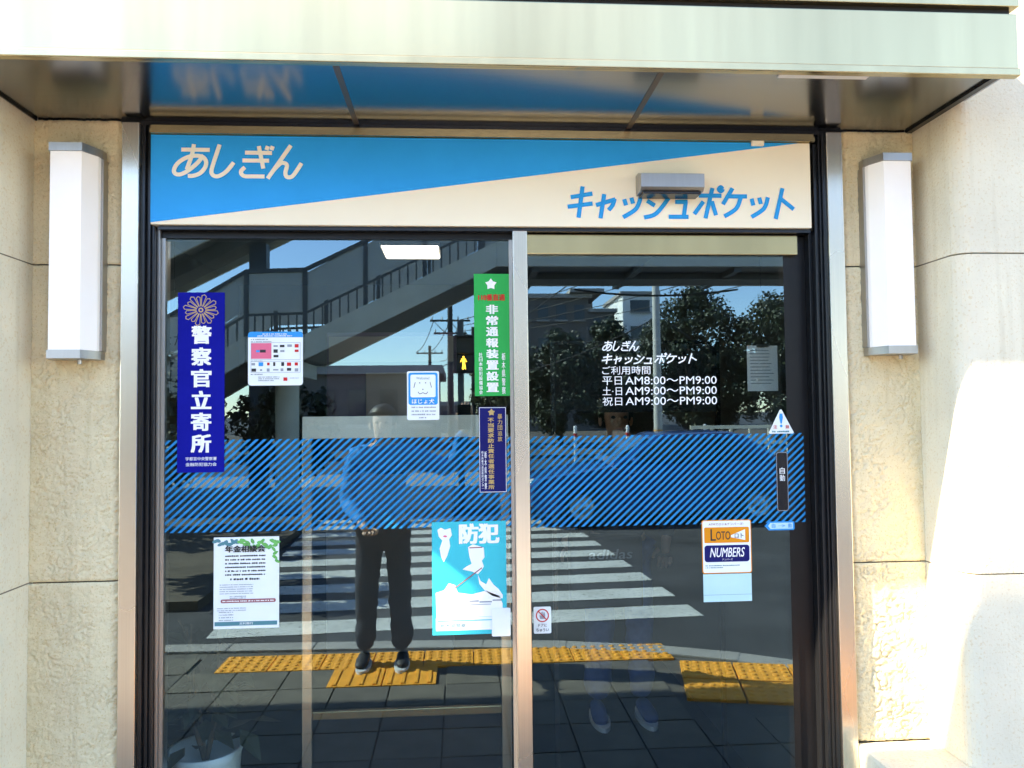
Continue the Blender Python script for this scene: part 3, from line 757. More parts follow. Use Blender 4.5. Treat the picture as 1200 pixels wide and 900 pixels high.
b.add([(p[0], YS-.001, p[1]) for p in o1]+[(p[0], YS-.001, p[1]) for p in o2], [(k, (k+1) % len(o1), len(o1)+(k+1) % len(o1), len(o1)+k) for k in range(len(o1))])
b.build("outline", "ink_grey", t)
colwords(t, "lettering", "letter_white", [("自動", .961, 1.331, 1.288, .016, .01)])
t = sticker("arrow_sticker", .904, .995, 1.143, 1.170, "sticker_blue", "small light blue arrow sticker under the touch plate", "sticker", poly=[(.904, 1.1565), (.916, 1.1435), (.992, 1.1435), (.995, 1.147), (.995, 1.166), (.992, 1.1695), (.916, 1.1695)])
flat(t, "pale_field", "paper_pale", [(.914, 1.1565), (.921, 1.1475), (.990, 1.1475), (.990, 1.1655), (.921, 1.1655)])
words(t, "lettering", "sticker_blue", [("自", .925, .936, 1.150, 1.163, 0, .01), ("動", .975, .986, 1.150, 1.163, 0, .01), ("→", .944, .967, 1.153, 1.160, 0, 0)])
t = sticker("lottery_sticker", .712, .862, 1.020, 1.177, "sticker_orange", "orange and navy lottery sticker on the sliding door", "sticker", .006)
rect(t, "white_field", "sticker_white", .7145, .8595, 1.0225, 1.1745, 1, .005)
rect(t, "orange_field", "sticker_orange", .719, .855, 1.110, 1.156, 2, .004)
rect(t, "navy_field", "deep_navy", .719, .855, 1.054, 1.103, 2, .008)
words(t, "heading", "ink_black", [("L", .738, .754, 1.1165, 1.151, 0, .02), ("OTO", .7545, .798, 1.119, 1.144, 0, .02)], 3)
flat(t, "white_flag", "sticker_white", [(.800, 1.132), (.843, 1.149), (.843, 1.117), (.800, 1.126)], 3)
words(t, "lettering", "ink_black", [("ロト", .811, .838, 1.1235, 1.138, 0, .02)], 4)
words(t, "lettering", "letter_white", [("NUMBERS", .735, .841, 1.068, 1.096, .25, .02), ("ナンバーズ", .772, .804, 1.058, 1.0645, .1, 0)], 3)
words(t, "top_lettering", "ink_maroon", [("ATMでロト&ナンバーズ!", .733, .838, 1.1615, 1.169, 0, .01)])
lines(t, "fine_print", "ink_teal", [(.721, .825, 1.042, .003), (.721, .775, 1.036, .003)])
t = sticker("pale_notice", .714, .860, .937, 1.0185, "paper_pale", "blank pale blue notice sheet directly under the lottery sticker", "notice")
rect(t, "rule", "ink_teal", .714, .860, .957, .9578)
t = sticker("door_warning_sticker", .209, .260, .860, .937, "sticker_white", "small white sliding door warning sticker with red prohibition circle", "sticker", .004)
b = MB(); ringmesh(b, (.2345, .912), .0160, .0192, YS-.0014); ribbon(b, [(.2225, .9245), (.2465, .8995)], .0032, YS-.0015); b.build("prohibition_ring", "sticker_red", t)
flat(t, "hand_mark", "ink_grey", [(.228, .902), (.241, .902), (.243, .912), (.241, .921), (.2385, .921), (.238, .914), (.2365, .923), (.2345, .923), (.234, .914), (.2325, .922), (.2305, .921), (.231, .911), (.227, .914), (.226, .911)], 1)
words(t, "lettering", "ink_black", [("ドアに", .222, .247, .8795, .8885, 0, .02), ("ちゅうい", .216, .253, .8655, .8755, 0, .02)])

# ================================================================== INSIDE THE CASH CORNER
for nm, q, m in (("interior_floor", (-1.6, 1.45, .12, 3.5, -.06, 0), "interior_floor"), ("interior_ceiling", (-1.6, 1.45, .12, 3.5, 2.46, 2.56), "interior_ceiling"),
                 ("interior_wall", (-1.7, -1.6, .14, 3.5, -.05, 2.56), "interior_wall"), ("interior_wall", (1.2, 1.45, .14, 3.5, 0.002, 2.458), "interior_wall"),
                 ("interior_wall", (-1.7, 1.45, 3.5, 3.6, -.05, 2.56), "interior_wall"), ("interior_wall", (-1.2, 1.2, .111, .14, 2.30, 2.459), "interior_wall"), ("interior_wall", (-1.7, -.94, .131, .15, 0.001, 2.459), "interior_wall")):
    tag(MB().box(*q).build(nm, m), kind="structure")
t = thing("ceiling_light", (-.25, 1.95, 2.43), "lit white twin-lamp ceiling fixture seen through the fixed window", "light")
MB().prism([(-.43, 2.0), (-.105, 2.0), (-.105, 2.34), (-.43, 2.34)], 2.425, 2.459).build("housing", "plastic_white", t)
for x in (-.34, -.165): MB().lathe([(.0001, 0), (.03, 0), (.036, .01), (.036, .02)], (x, 2.17, 2.3985), 16).build("lamp", "light_lens", t)
part("diffuser", "light_lens", t, (-.42, -.115, 2.01, 2.33, 2.419, 2.4245))
# notice stand
t = thing("notice_stand", (-.17, .215, 0), "silver framed notice stand with cream header and dark lower panel behind the glass", "stand")
part("header", "stand_cream", t, (-.485, .150, .205, .225, 1.428, 1.497), bev=.003)
for x in (-.505, .142): part("post", "steel_v", t, (x+.02*(1 if x < 0 else -1), x+.02*(1 if x < 0 else -1)+.03, .20, .23, .02, 1.428 if x < 0 else 1.427), bev=.003)
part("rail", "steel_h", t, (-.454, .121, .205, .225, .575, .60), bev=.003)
part("panel", "stand_panel", t, (-.454, .121, .210, .223, .12, .5745))
for x in (-.52, .13): part("foot", "frame_dark", t, (x, x+.05, .14, .42, 0, .02), bev=.004)
# potted plant
t = thing("potted_plant", (-.80, .30, 0), "dark leafy plant in a pale blue pot inside the window corner", "plant")
MB().lathe([(.0001, .0), (.08, 0), (.105, .44), (.115, .47), (.102, .47), (.098, .43), (.0001, .43)], (-.80, .30, 0), 24).build("pot", "pot_blue", t)
b = MB()
for k in range(90):
    a = random.uniform(0, 6.28); h = random.uniform(.50, .86); r = random.uniform(.03, .17); L = random.uniform(.08, .13)
    p = Vector((-.80+r*math.cos(a), .30+r*math.sin(a)*.6, h-.02)); d = Vector((math.cos(a), math.sin(a), random.uniform(-.9, .5))).normalized()
    s_ = d.cross(Vector((0, 0, 1))).normalized()*L*.28; u = s_.cross(d).normalized()*.008
    b.add([p, p+d*L*.4+s_+u, p+d*L, p+d*L*.4-s_+u, p+d*L*.45], [(0, 1, 4), (1, 2, 4), (2, 3, 4), (3, 0, 4)])
b.build("foliage", "leaves_pot", t, fix=False)["kind"] = "stuff"
b = MB()
for k in range(6): b.tube([(-.80, .30, .42), (-.80+random.uniform(-.06, .06), .30+random.uniform(-.05, .05), .60), (-.80+random.uniform(-.12, .12), .30+random.uniform(-.08, .08), .85)], [.008, .006, .003], 6)
b.build("stem", "bark", t)
# cash machine
t = thing("cash_machine", (-.45, 2.9, 0), "grey cash machine with purple surround dimly seen through the fixed window", "cash machine")
part("body", "machine_grey", t, (-.85, -.05, 2.75, 3.45, 0, 1.12), bev=.015)
part("surround", "machine_purple", t, (-.88, -.02, 2.95, 3.46, 1.125, 2.05), bev=.01)
part("screen", "screen_grey", t, (-.62, -.28, 2.925, 2.949, 1.40, 1.78), bev=.006)
part("header", "screen_grey", t, (-.86, -.04, 2.92, 2.949, 1.85, 2.02), bev=.004)
part("keypad", "ink_black", t, (-.55, -.35, 2.78, 2.90, 1.1205, 1.135), bev=.003)
# partition behind the hours and posted papers
t = thing("glass_partition", (.66, .7, 0), "dark framed inner panel standing behind the opening hours lettering", "partition")
part("panel", "partition_dark", t, (.362, .985, .70, .715, 1.50, 1.76)); 
part("frame", "frame_dark", t, (.345, .361, .695, .72, 0, 1.775), (.986, 1.0, .695, .72, 0, 1.775)); part("frame", "frame_dark", t, (.3615, .9855, .696, .719, 1.7605, 1.774))
t = thing("posted_notice", (1.0, .30, 1.566), "sheet of printed notes hung inside the door near the right wall", "notice")
part("sheet", "paper_white", t, (.958, 1.062, .30, .301, 1.566, 1.718))
b = MB()
for k in range(11): b.add([(.968, .2993, 1.70-.011*k), (1.05-random.random()*.02, .2993, 1.70-.011*k), (1.05-random.random()*.02, .2993, 1.703-.011*k), (.968, .2993, 1.703-.011*k)], [(0, 1, 2, 3)])
b.build("print_line", "ink_grey", t)
part("clip", "steel_dull", t, (.99, 1.03, .296, .299, 1.712, 1.722)); part("cord", "wire", t, (1.009, 1.011, .2995, .3005, 1.7225, 2.458))
t = thing("inner_poster", (-.95, .40, 1.69), "grey paper with two kana characters behind the police sticker", "poster")
part("sheet", "machine_grey", t, (-1.02, -.86, .40, .401, 1.69, 1.83)); b = MB(); text_into(b, "なた", -.985, -.905, 1.735, 1.775, .3992, 0, 0); b.build("lettering", "ink_black", t)
part("cord", "wire", t, (-.941, -.939, .4, .4008, 1.8305, 2.458))

# ================================================================== ACROSS THE STREET (seen mirrored in the glass)
# ---- footbridge: stairs with a half landing up to a deck parallel to the facade
fb = thing("footbridge", (2, -11, 0), "beige steel footbridge with panelled railings and stairs reflected in the window", "footbridge")
Y0, Y1 = -10.1, -12.1
# centre line of the stringer's bottom edge
path = [(-6.6, .45), (-3.38, 2.37), (-2.46, 2.40), (.62, 3.90), (13.5, 3.92)]
def zb(x):
    for (a, c), (b, d) in zip(path, path[1:]):
        if a <= x <= b: return c+(d-c)*(x-a)/(b-a)
for (a, c), (b, d) in zip(path, path[1:]):
    for yy, nm in ((Y0, "stringer"), (Y1+.08, "stringer")):
        MB().prism([(a+.004, c), (b-.004, d), (b-.004, d+.40), (a+.004, c+.40)], yy, yy-.08, 'y').build(nm, "bridge_beige", fb)
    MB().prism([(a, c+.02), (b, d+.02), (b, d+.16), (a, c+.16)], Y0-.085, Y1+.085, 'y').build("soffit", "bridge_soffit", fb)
for k in range(7):   # ribs under the deck
    x = 1.2+k*1.7; MB().box(x, x+.12, Y0-.09, Y1+.09, 3.83, 3.93).build("cross_beam", "bridge_steel", fb)
MB().box(.5, 13.4, Y0-.7, Y0-1.3, 3.81, 3.925).build("girder", "bridge_steel", fb)
xs = [-6.5, -5.45, -4.4, -3.38, -2.46, -1.5, -.55, .4]+[.4+1.45*k for k in range(1, 10)]
for yy in (Y0-.01, Y1+.03):
    for x in xs: MB().box(x-.035, x+.035, yy, yy-.06, zb(x)+.1, zb(x)+1.46).build("post", "bridge_steel", fb)
    for a, b_ in zip(xs, xs[1:]):
        c, d = zb(a), zb(b_)
        MB().prism([(a+.04, c+.80), (b_-.04, d+.80), (b_-.04, d+1.40), (a+.04, c+1.40)], yy-.02, yy-.035, 'y').build("railing_panel", "bridge_panel", fb)
        MB().prism([(a, c+1.41), (b_, d+1.41), (b_, d+1.47), (a, c+1.47)], yy+.012, yy-.07, 'y').build("top_rail", "bridge_steel", fb)
        MB().prism([(a, c+.72), (b_, d+.72), (b_, d+.76), (a, c+.76)], yy-.01, yy-.05, 'y').build("handrail", "bridge_steel", fb)
        bb = MB(); n = 7
        for i in range(1, n):
            x = a+(b_-a)*i/n; bb.box(x-.012, x+.012, yy-.02, yy-.04, zb(x)+.40, zb(x)+.72)
        bb.build("balusters", "bridge_steel", fb)
for k in range(22):
    x = -6.4+.28*k
    if -3.3 < x < -2.5 or x > .2: continue
    MB().box(x, x+.27, Y0-.09, Y1+.09, zb(x)+.20, zb(x)+.24+.06).build("tread", "concrete", fb)
for x, yy, z in ((-2.95, -11.1, 2.40), (7.2, -11.1, 3.8), (12.2, -11.1, 3.8)):
    MB().lathe([(.20, 0), (.20, z)], (x, yy, 0), 16).build("column", "bridge_beige", fb)
    MB().box(x-.35, x+.35, yy-.8, yy+.8, z-.25, z-.002).build("column_head", "bridge_beige", fb)
# ---- a second, higher ramp further back
rp = thing("upper_ramp", (-4, -14, 0), "dark underside of a higher stair ramp reflected in the window's top corner", "ramp")
pth = [(-9.5, 2.75), (-1.6, 6.75), (1.5, 6.9)]
for (a, c), (b_, d) in zip(pth, pth[1:]):
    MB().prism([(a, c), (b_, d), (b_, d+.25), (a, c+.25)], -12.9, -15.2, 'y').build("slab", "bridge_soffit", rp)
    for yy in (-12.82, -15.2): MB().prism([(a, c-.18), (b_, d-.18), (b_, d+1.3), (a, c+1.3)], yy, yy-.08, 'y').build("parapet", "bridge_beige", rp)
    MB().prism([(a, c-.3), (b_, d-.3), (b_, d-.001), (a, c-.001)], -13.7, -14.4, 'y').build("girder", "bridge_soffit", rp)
MB().box(-4.35, -4.0, -14.2, -13.9, 0, 5.1).build("column", "bridge_steel", rp)
MB().box(-8.3, -8.0, -14.2, -13.9, 0, 3.05).build("column", "bridge_steel", rp)
# ---- walkway over the near pavement, left of the entrance: it shades the ground in front of the door
ow = thing("overhead_walkway", (-7, -2.5, 0), "elevated walkway above the pavement left of the bank entrance", "walkway")
MB().box(-11, -3.9, -3.22, -1.70, 4.6, 4.98).build("deck", "bridge_beige", ow)
for yy in (-1.70, -3.16):
    MB().box(-11, -3.9, yy-.06, yy, 4.985, 6.1).build("parapet", "bridge_panel", ow)
for x in (-10.2, -5.2): MB().lathe([(.19, 0), (.19, 4.6)], (x, -2.5, 0), 16).build("column", "bridge_beige", ow)

# ---- pedestrian signal on its pole
t = thing("pedestrian_signal", (.06, -10.4, 0), "black pedestrian signal with lit amber figure reflected under the footbridge", "traffic light")
MB().tube([(.02, -9.95, -.05), (.02, -9.95, 3.0)], .05, 12).build("pole", "bridge_steel", t)
part("housing", "frame_black", t, (-.10, .22, -9.88, -9.66, 2.14, 2.72), bev=.02)
part("visor", "frame_black", t, (-.085, .205, -9.655, -9.50, 2.69, 2.70), (-.085, .205, -9.655, -9.50, 2.43, 2.44))
part("lens", "window_far", t, (-.075, .195, -9.659, -9.65, 2.17, 2.42), (-.075, .195, -9.659, -9.65, 2.45, 2.68))
fg = [(.04, 2.19), (.06, 2.19), (.066, 2.27), (.075, 2.20), (.10, 2.19), (.085, 2.29), (.085, 2.34), (.11, 2.30), (.117, 2.31), (.09, 2.365), (.035, 2.365), (.01, 2.31), (.018, 2.30), (.042, 2.34), (.045, 2.28)]
MB().prism(fg, -9.642, -9.648, 'y').build("figure", "amber_lit", t)
MB().prism(blob((.063, 2.387), .016, .016, 12, 0), -9.642, -9.648, 'y').build("figure_head", "amber_lit", t)
# ---- poles and wires
def pole(x, y, h, r, label, grp=None, arms=(), mt="pole_concrete"):
    t = thing("utility_pole", (x, y, 0), label, "utility pole", grp)
    MB().tube([(x, y, -.05), (x, y, h)], [r, r*.7], 14).build("shaft", mt, t)
    for z, L in arms: part("cross_arm", "wire", t, (x-L, x+L, y-.05, y+.05, z, z+.1))
    for z, L in arms:
        for s_ in (-.9, -.4, .4, .9): MB().lathe([(.03, 0), (.05, .06), (.03, .12), (.045, .16), (.0001, .18)], (x+L*s_, y, z+.1), 8).build("insulator", "plastic_white", t)
    return t
tp = pole(5.82, -20, 9, .13, "pale concrete pole with yellow band rising in front of the trees")
MB().lathe([(.137, .80), (.136, .98)], (5.82, -20, 0), 14).build("yellow_band", "tactile_yellow", tp)
pole(-.5, -40, 7.6, .20, "dark utility pole with cross arms between the stairs and the signal", None, ((6.6, 1.1), (5.9, .9)), "wire")
pole(-2.2, -55, 6.6, .16, "slim distant utility pole with one cross arm below the stairs", None, ((6.0, 1.0),), "wire")
pole(.9, -48, 7.2, .16, "distant utility pole just behind the pedestrian signal", None, ((6.6, 1.2), (6.0, .8)), "wire")
def wire(a, b, sag, r, label):
    p = []
    for k in range(15):
        t_ = k/14; q = Vector(a).lerp(Vector(b), t_); q.z -= sag*4*t_*(1-t_); p.append(q)
    MB().tube(p, r, 5).thing("overhead_wire", "wire", label, "wire", "overhead wires reflected in the glass")
for i, z in enumerate((6.65, 6.65, 5.95)):
    wire((-1.4+.9*i, -40, z), (-3.2+.9*i, -55, z-.5), .4, .022, "thin overhead wire between the dark utility pole and the slim distant pole")
    wire((-1.4+.9*i, -40, z), (.0+.9*i, -48, z), .3, .022, "thin overhead wire between the dark utility pole and the pole behind the signal")
for i in range(4):
    wire((-.4+.4*i, -40, 6.6-.25*i), (12+1.5*i, -24, 9.2-.5*i), .5, .02, "long overhead wire climbing across the reflected sky above the apartment roof")
wire((5.82, -20, 7.4), (-2, -34, 3.2), .5, .02, "long wire falling from the pale pole towards the low building"); wire((5.82, -20, 4.3), (1, -22, 2.6), .25, .02, "short wire falling from the pale pole past the dark apartment block")
wire((5.82, -20, 4.5), (12, -30, 4.0), .4, .02, "wire running from the pale pole into the rounded tree crowns")
wire((2.2, -12.2, 3.86), (5.4, -12.2, 3.86), .12, .02, "black cable sagging under the footbridge deck")

# ---- trees
def tree(x, y, h, rad, label, mt="leaves", nclump=105, leaf=.15, base=.10, trunk=.13, per=150, grp="trees across the street"):
    t = thing("broadleaf_tree", (x, y, 0), label, "tree", grp)
    rnd = random.Random(int(x*100+y*7)); b = MB(); top = h*.72
    b.tube([(x, y, -.1), (x+.05*rad, y, h*.25), (x-.06*rad, y, h*.5), (x, y, top)], [trunk, trunk*.8, trunk*.6, trunk*.25], 9)
    b2 = MB(); cz = h*(1+base)/2; rz = h*(1-base)/2
    cl = []
    for k in range(nclump):
        while True:
            p = Vector((rnd.uniform(-1, 1), rnd.uniform(-1, 1), rnd.uniform(-1, 1)))
            if .25 < p.length < 1: break
        p = p*(.86/ max(p.length, .55)) if rnd.random() < .55 else p*.85
        q = Vector((x+p.x*rad*(1-.25*max(p.z, 0)), y+p.y*rad, cz+p.z*rz)); cl.append((q, rad*rnd.uniform(.16, .30)))
    for q, r in cl[:14]:
        m = Vector((x, y, h*.35)).lerp(q, .5)+Vector((0, 0, -.1*rad)); b.tube([(x, y, h*.32), m, q], [trunk*.45, trunk*.3, trunk*.08], 5)
    for q, r in cl:
        for i in range(per):
            d = Vector((rnd.gauss(0, 1), rnd.gauss(0, 1), rnd.gauss(0, 1))).normalized()
            p = q+d*r*(rnd.random()**.4); L = leaf*rnd.uniform(.6, 1.25)
            u = Vector((rnd.gauss(0, 1), rnd.gauss(0, 1), rnd.gauss(0, .7))).normalized(); s_ = u.cross(d+Vector((.01, .02, .03))).normalized()*L*.36
            b2.add([p-u*L*.5, p+s_, p+u*L*.5, p-s_], [(0, 1, 2, 3)])
    b.build("trunk", "bark", t); b2.build("crown", mt, t, fix=False)
tree(4.2, -30, 5.0, 1.9, "dark evergreen tree standing in front of the dark apartment block")
tree(6.9, -33, 6.0, 1.7, "small evergreen tree below the white tower")
tree(9.5, -28.5, 6.9, 2.2, "round-topped evergreen tree just right of the pale pole", nclump=130)
tree(12.4, -27, 6.2, 2.2, "evergreen tree beside the door stile with a second rounded crown", nclump=130)
tree(15.4, -30, 6.2, 2.2, "evergreen tree at the far end of the tree row")
tree(2.4, -34, 4.6, 1.8, "low dark tree beside the mullion in front of the apartment block")
tree(11.0, -31, 4.3, 2.0, "low bushy tree filling the gap between the two rounded crowns")
tree(7.9, -31.5, 4.2, 1.6, "low bushy tree behind the pale pole")
tree(1.0, -17.5, 3.6, .75, "slender olive-leaved tree behind the pedestrian signal", "leaves_olive", 40, .13, .3, .06, 70)
tree(-3.0, -5.0, 1.95, .85, "shaded street shrub tree with slim trunk beside the crossing's edge", "leaves_olive", 34, .12, .40, .06, 70, "shrubs left of the crossing")
tree(-4.5, -7.8, 2.6, 1.3, "dark shrub tree under the stairs left of the crossing", "leaves", 50, .13, .25, .08, 70, "shrubs left of the crossing")
tree(-3.4, -12.9, 2.3, 1.1, "dark shrub growing behind the stair landing column", "leaves", 50, .13, .1, .06, 70, "shrubs left of the crossing")
tree(-5.8, -12.8, 2.6, 1.4, "wide dark shrub growing under the lower stair flight", "leaves", 50, .14, .1, .06, 70, "shrubs left of the crossing")
MB().box(-4.6, -2.5, -4.0, -3.85, -.05, .10, bev=.02).thing("kerb_block", "kerb_concrete", "pale concrete edging block beside the shrub tree near the crossing", "kerb")
MB().box(-7.5, -2.1, -9.2, -4.05, -.06, .03).thing("planting_bed", "soil", "bare soil bed holding the shrubs left of the crossing", "planting bed")

# ---- buildings far behind
def block(name, x0, x1, y0, y1, h, wm, label, cols, rows, trim=True):
    t = thing(name, ((x0+x1)/2, (y0+y1)/2, 0), label, "building")
    part("wall", wm, t, (x0, x1, y1, y0, -.05, h))
    part("roof", "building_trim", t, (x0-.3, x1+.3, y1-.3, y0+.3, h+.002, h+.35))
    cw_ = (x1-x0)/cols; ch = h/rows
    for i in range(cols):
        for j in range(rows):
            xa, za = x0+cw_*(i+.22), ch*(j+.35)
            wn = part("window", "window_far", t, (xa, xa+cw_*.56, y0+.005, y0+.06, za, za+ch*.45))
            part("sill", "building_trim", wn, (xa-.1, xa+cw_*.56+.1, y0+.005, y0+.25, za-.16, za-.01))
    return t
t = block("apartment_block", 4.6, 10.6, -60, -72, 10.9, "apartment_wall", "dark brown apartment block with a flat projecting roof", 4, 4)
part("roof_slab", "building_trim", t, (9.0, 11.8, -66, -59.2, 11.3, 11.6))
t = block("long_apartment_block", 9.6, 15.6, -74, -84, 11.6, "apartment_wall", "lower long apartment block behind the trees", 5, 5)
part("roof_house", "apartment_wall", t, (12.0, 13.6, -78, -75, 11.96, 12.9))
t = block("white_tower", 17.8, 21.6, -80, -90, 14.3, "tower_wall", "plain white tower rising above the trees beside the pale pole", 1, 5)
t = block("low_building", -7.5, -1.0, -30, -38, 3.2, "apartment_wall", "low dark building reflected below the stairs", 5, 1)
block("low_annex", -4.0, .6, -62, -68, 2.2, "apartment_wall", "small low annex behind the distant utility poles", 4, 1)

# ---- bollards and fence
for x, y in ((3.36, -20), (4.95, -20.2), (7.35, -20.4)):
    b = MB(); b.lathe([(.05, 0), (.05, 1.08), (.035, 1.12), (.0001, 1.125)], (x, y, 0), 12)
    t = thing("bollard", (x, y, 0), "slim white post standing at the far kerb", "bollard", "white posts along the far kerb"); b.build("post", "plastic_white", t)
    MB().lathe([(.053, .80), (.053, .90)], (x, y, 0), 12).build("band", "sticker_red", t)
t = thing("guard_fence", (7.2, -17, 0), "pale green guard fence on the far pavement", "fence")
for k in range(7): part("fence_post", "bridge_beige", t, (5.9+.5*k, 5.96+.5*k, -17.03, -16.97, 0, 1.1))
for z in (.35, .65, 1.05): part("fence_rail", "sign_cream", t, (5.85, 9.1, -16.965, -16.93, z, z+.09))

# ---- car
def car(x, y, label):
    t = thing("parked_car", (x, y, ROAD), label, "car")
    W = .78; z0 = ROAD
    def loft(prof, y0, y1, inset, name, m):
        n = len(prof); v = []
        secs = [(y0, inset), (y0-.10 if y0 > y1 else y0+.10, 0), (y1+.10 if y0 > y1 else y1-.10, 0), (y1, inset)]
        cz = sum(p[1] for p in prof)/n; cx = sum(p[0] for p in prof)/n
        for yy, k in secs:
            for p in prof: v.append((x+cx+(p[0]-cx)*(1-k), y+yy, z0+cz+(p[1]-cz)*(1-k)))
        f = [list(range(n)), list(range(3*n, 4*n))[::-1]]
        for s_ in range(3):
            for i in range(n): f.append((s_*n+i, s_*n+(i+1) % n, (s_+1)*n+(i+1) % n, (s_+1)*n+i))
        return MB().add(v, f, 0, False).build(name, m, t)
    body = [(-1.95, .32), (-1.93, .55), (-1.85, .66), (-1.0, .80), (-.75, .84), (1.35, .86), (1.85, .82), (1.95, .62), (1.95, .32), (1.75, .22), (1.55, .22)]+[(1.22+.31*math.cos(R(a)), .27+.31*math.sin(R(a))) for a in range(0, 181, 20)]+[(.85, .2), (-.85, .2)]+[(-1.22+.31*math.cos(R(a)), .27+.31*math.sin(R(a))) for a in range(0, 181, 20)]+[(-1.6, .22), (-1.8, .22)]
    loft(body, W, -W, .03, "body", "car_paint")
    cab = [(-.80, .83), (-.20, 1.20), (-.05, 1.25), (.85, 1.27), (1.10, 1.22), (1.62, .86)]
    loft(cab, W-.08, -W+.08, .10, "cabin", "car_paint")
    for s_ in (1, -1):
        yy = y+s_*(W-.078)
        for pl_ in ([(-.58, .87), (-.14, 1.15), (.33, 1.19), (.33, .87)], [(.40, .87), (.40, 1.19), (.85, 1.19), (1.28, .89)]):
            MB().prism([(x+p[0], z0+p[1]) for p in pl_], yy-.012*s_, yy+.004*s_, 'y').build("side_window", "car_glass", t)
        for wx in (-1.22, 1.22):
            c = Vector((x+wx, y+s_*(W-.10), z0+.28))
            tyre = MB().lathe([(.17, -.09), (.27, -.09), (.285, -.05), (.285, .05), (.27, .09), (.17, .09)], (0, 0, 0), 24)
            tyre.xform(Matrix.Translation(c) @ Matrix.Rotation(R(90), 4, 'X'))
            wh = tyre.build("wheel", "rubber", t)
            rim = MB().lathe([(.0001, .06), (.05, .075), (.06, .05), (.15, .05), (.175, .085), (.178, -.05)], (0, 0, 0), 20).xform(Matrix.Translation(c) @ Matrix.Rotation(R(-90*s_), 4, 'X'))
            rim.build("rim", "alloy", wh)
    v = [(-.80, .86), (-.24, 1.19)]
    for (a, c_), nm in (((v), "windscreen"), (([(1.58, .89), (1.14, 1.20)]), "rear_window")):
        dx = -.02 if nm == "windscreen" else .02
        MB().add([(x+a[0]+dx, y-.56, z0+a[1]), (x+a[0]+dx, y+.56, z0+a[1]), (x+c_[0]+dx, y+.50, z0+c_[1]), (x+c_[0]+dx, y-.50, z0+c_[1]),
                  (x+a[0]-dx, y-.56, z0+a[1]-.02), (x+a[0]-dx, y+.56, z0+a[1]-.02), (x+c_[0]-dx, y+.50, z0+c_[1]-.02), (x+c_[0]-dx, y-.50, z0+c_[1]-.02)],
                 [(0, 1, 2, 3), (7, 6, 5, 4), (0, 4, 5, 1), (1, 5, 6, 2), (2, 6, 7, 3), (3, 7, 4, 0)]).build(nm, "car_glass", t)
    for s_ in (1, -1):
        MB().sphere((x-1.86, y+s_*.55, z0+.60), (.09, .16, .06)).build("headlight", "lamp_clear", t)
        MB().sphere((x+1.90, y+s_*.58, z0+.70), (.06, .13, .06)).build("tail_light", "sticker_red", t)
        MB().sphere((x-.50, y+s_*(W+.06), z0+.90), (.06, .08, .05)).build("wing_mirror", "car_paint", t)
    part("bumper", "car_paint", t, (x-1.99, x-1.90, y-.62, y+.62, z0+.24, z0+.42), bev=.02)
car(2.85, -8.75, "dark blue parked sedan under the footbridge reflected behind the hatched band")

# ================================================================== PEOPLE
def skin_mesh(J, E, name, mt, parent, lv=2, root=0):
    bm = bmesh.new(); lay = bm.verts.layers.skin.verify(); vs_ = {}
    org = ORG[parent]
    for k, (p, r) in J.items():
        v = bm.verts.new(Vector(p)-org); rr = r if isinstance(r, tuple) else (r, r); v[lay].radius = rr; vs_[k] = v
    ks = list(J); vs_[ks[root]][lay].use_root = True
    for a, b in E: bm.edges.new((vs_[a], vs_[b]))
    me = bpy.data.meshes.new("tmp"); bm.to_mesh(me); bm.free()
    o = bpy.data.objects.new("tmp", me); col.objects.link(o)
    o.modifiers.new("s", 'SKIN').use_smooth_shade = True
    sb = o.modifiers.new("d", 'SUBSURF'); sb.levels = lv; sb.render_levels = lv
    dg = bpy.context.evaluated_depsgraph_get(); m2 = bpy.data.meshes.new_from_object(o.evaluated_get(dg))
    bpy.data.objects.remove(o); bpy.data.meshes.remove(me)
    m2.name = name; m2.materials.clear(); m2.materials.append(MAT[mt])
    for p in m2.polygons: p.use_smooth = True
    if name in ("jacket", "trousers"):
        cs = [v.co+v.normal*(noise.noise(v.co*13)*.011+noise.noise(Vector((v.co.x*16, v.co.y*16, v.co.z*34)))*.007) for v in m2.vertices]
        for v, c in zip(m2.vertices, cs): v.co = c
    ob = bpy.data.objects.new(name, m2); col.objects.link(ob); ob.parent = parent; ORG[ob] = org
    return ob
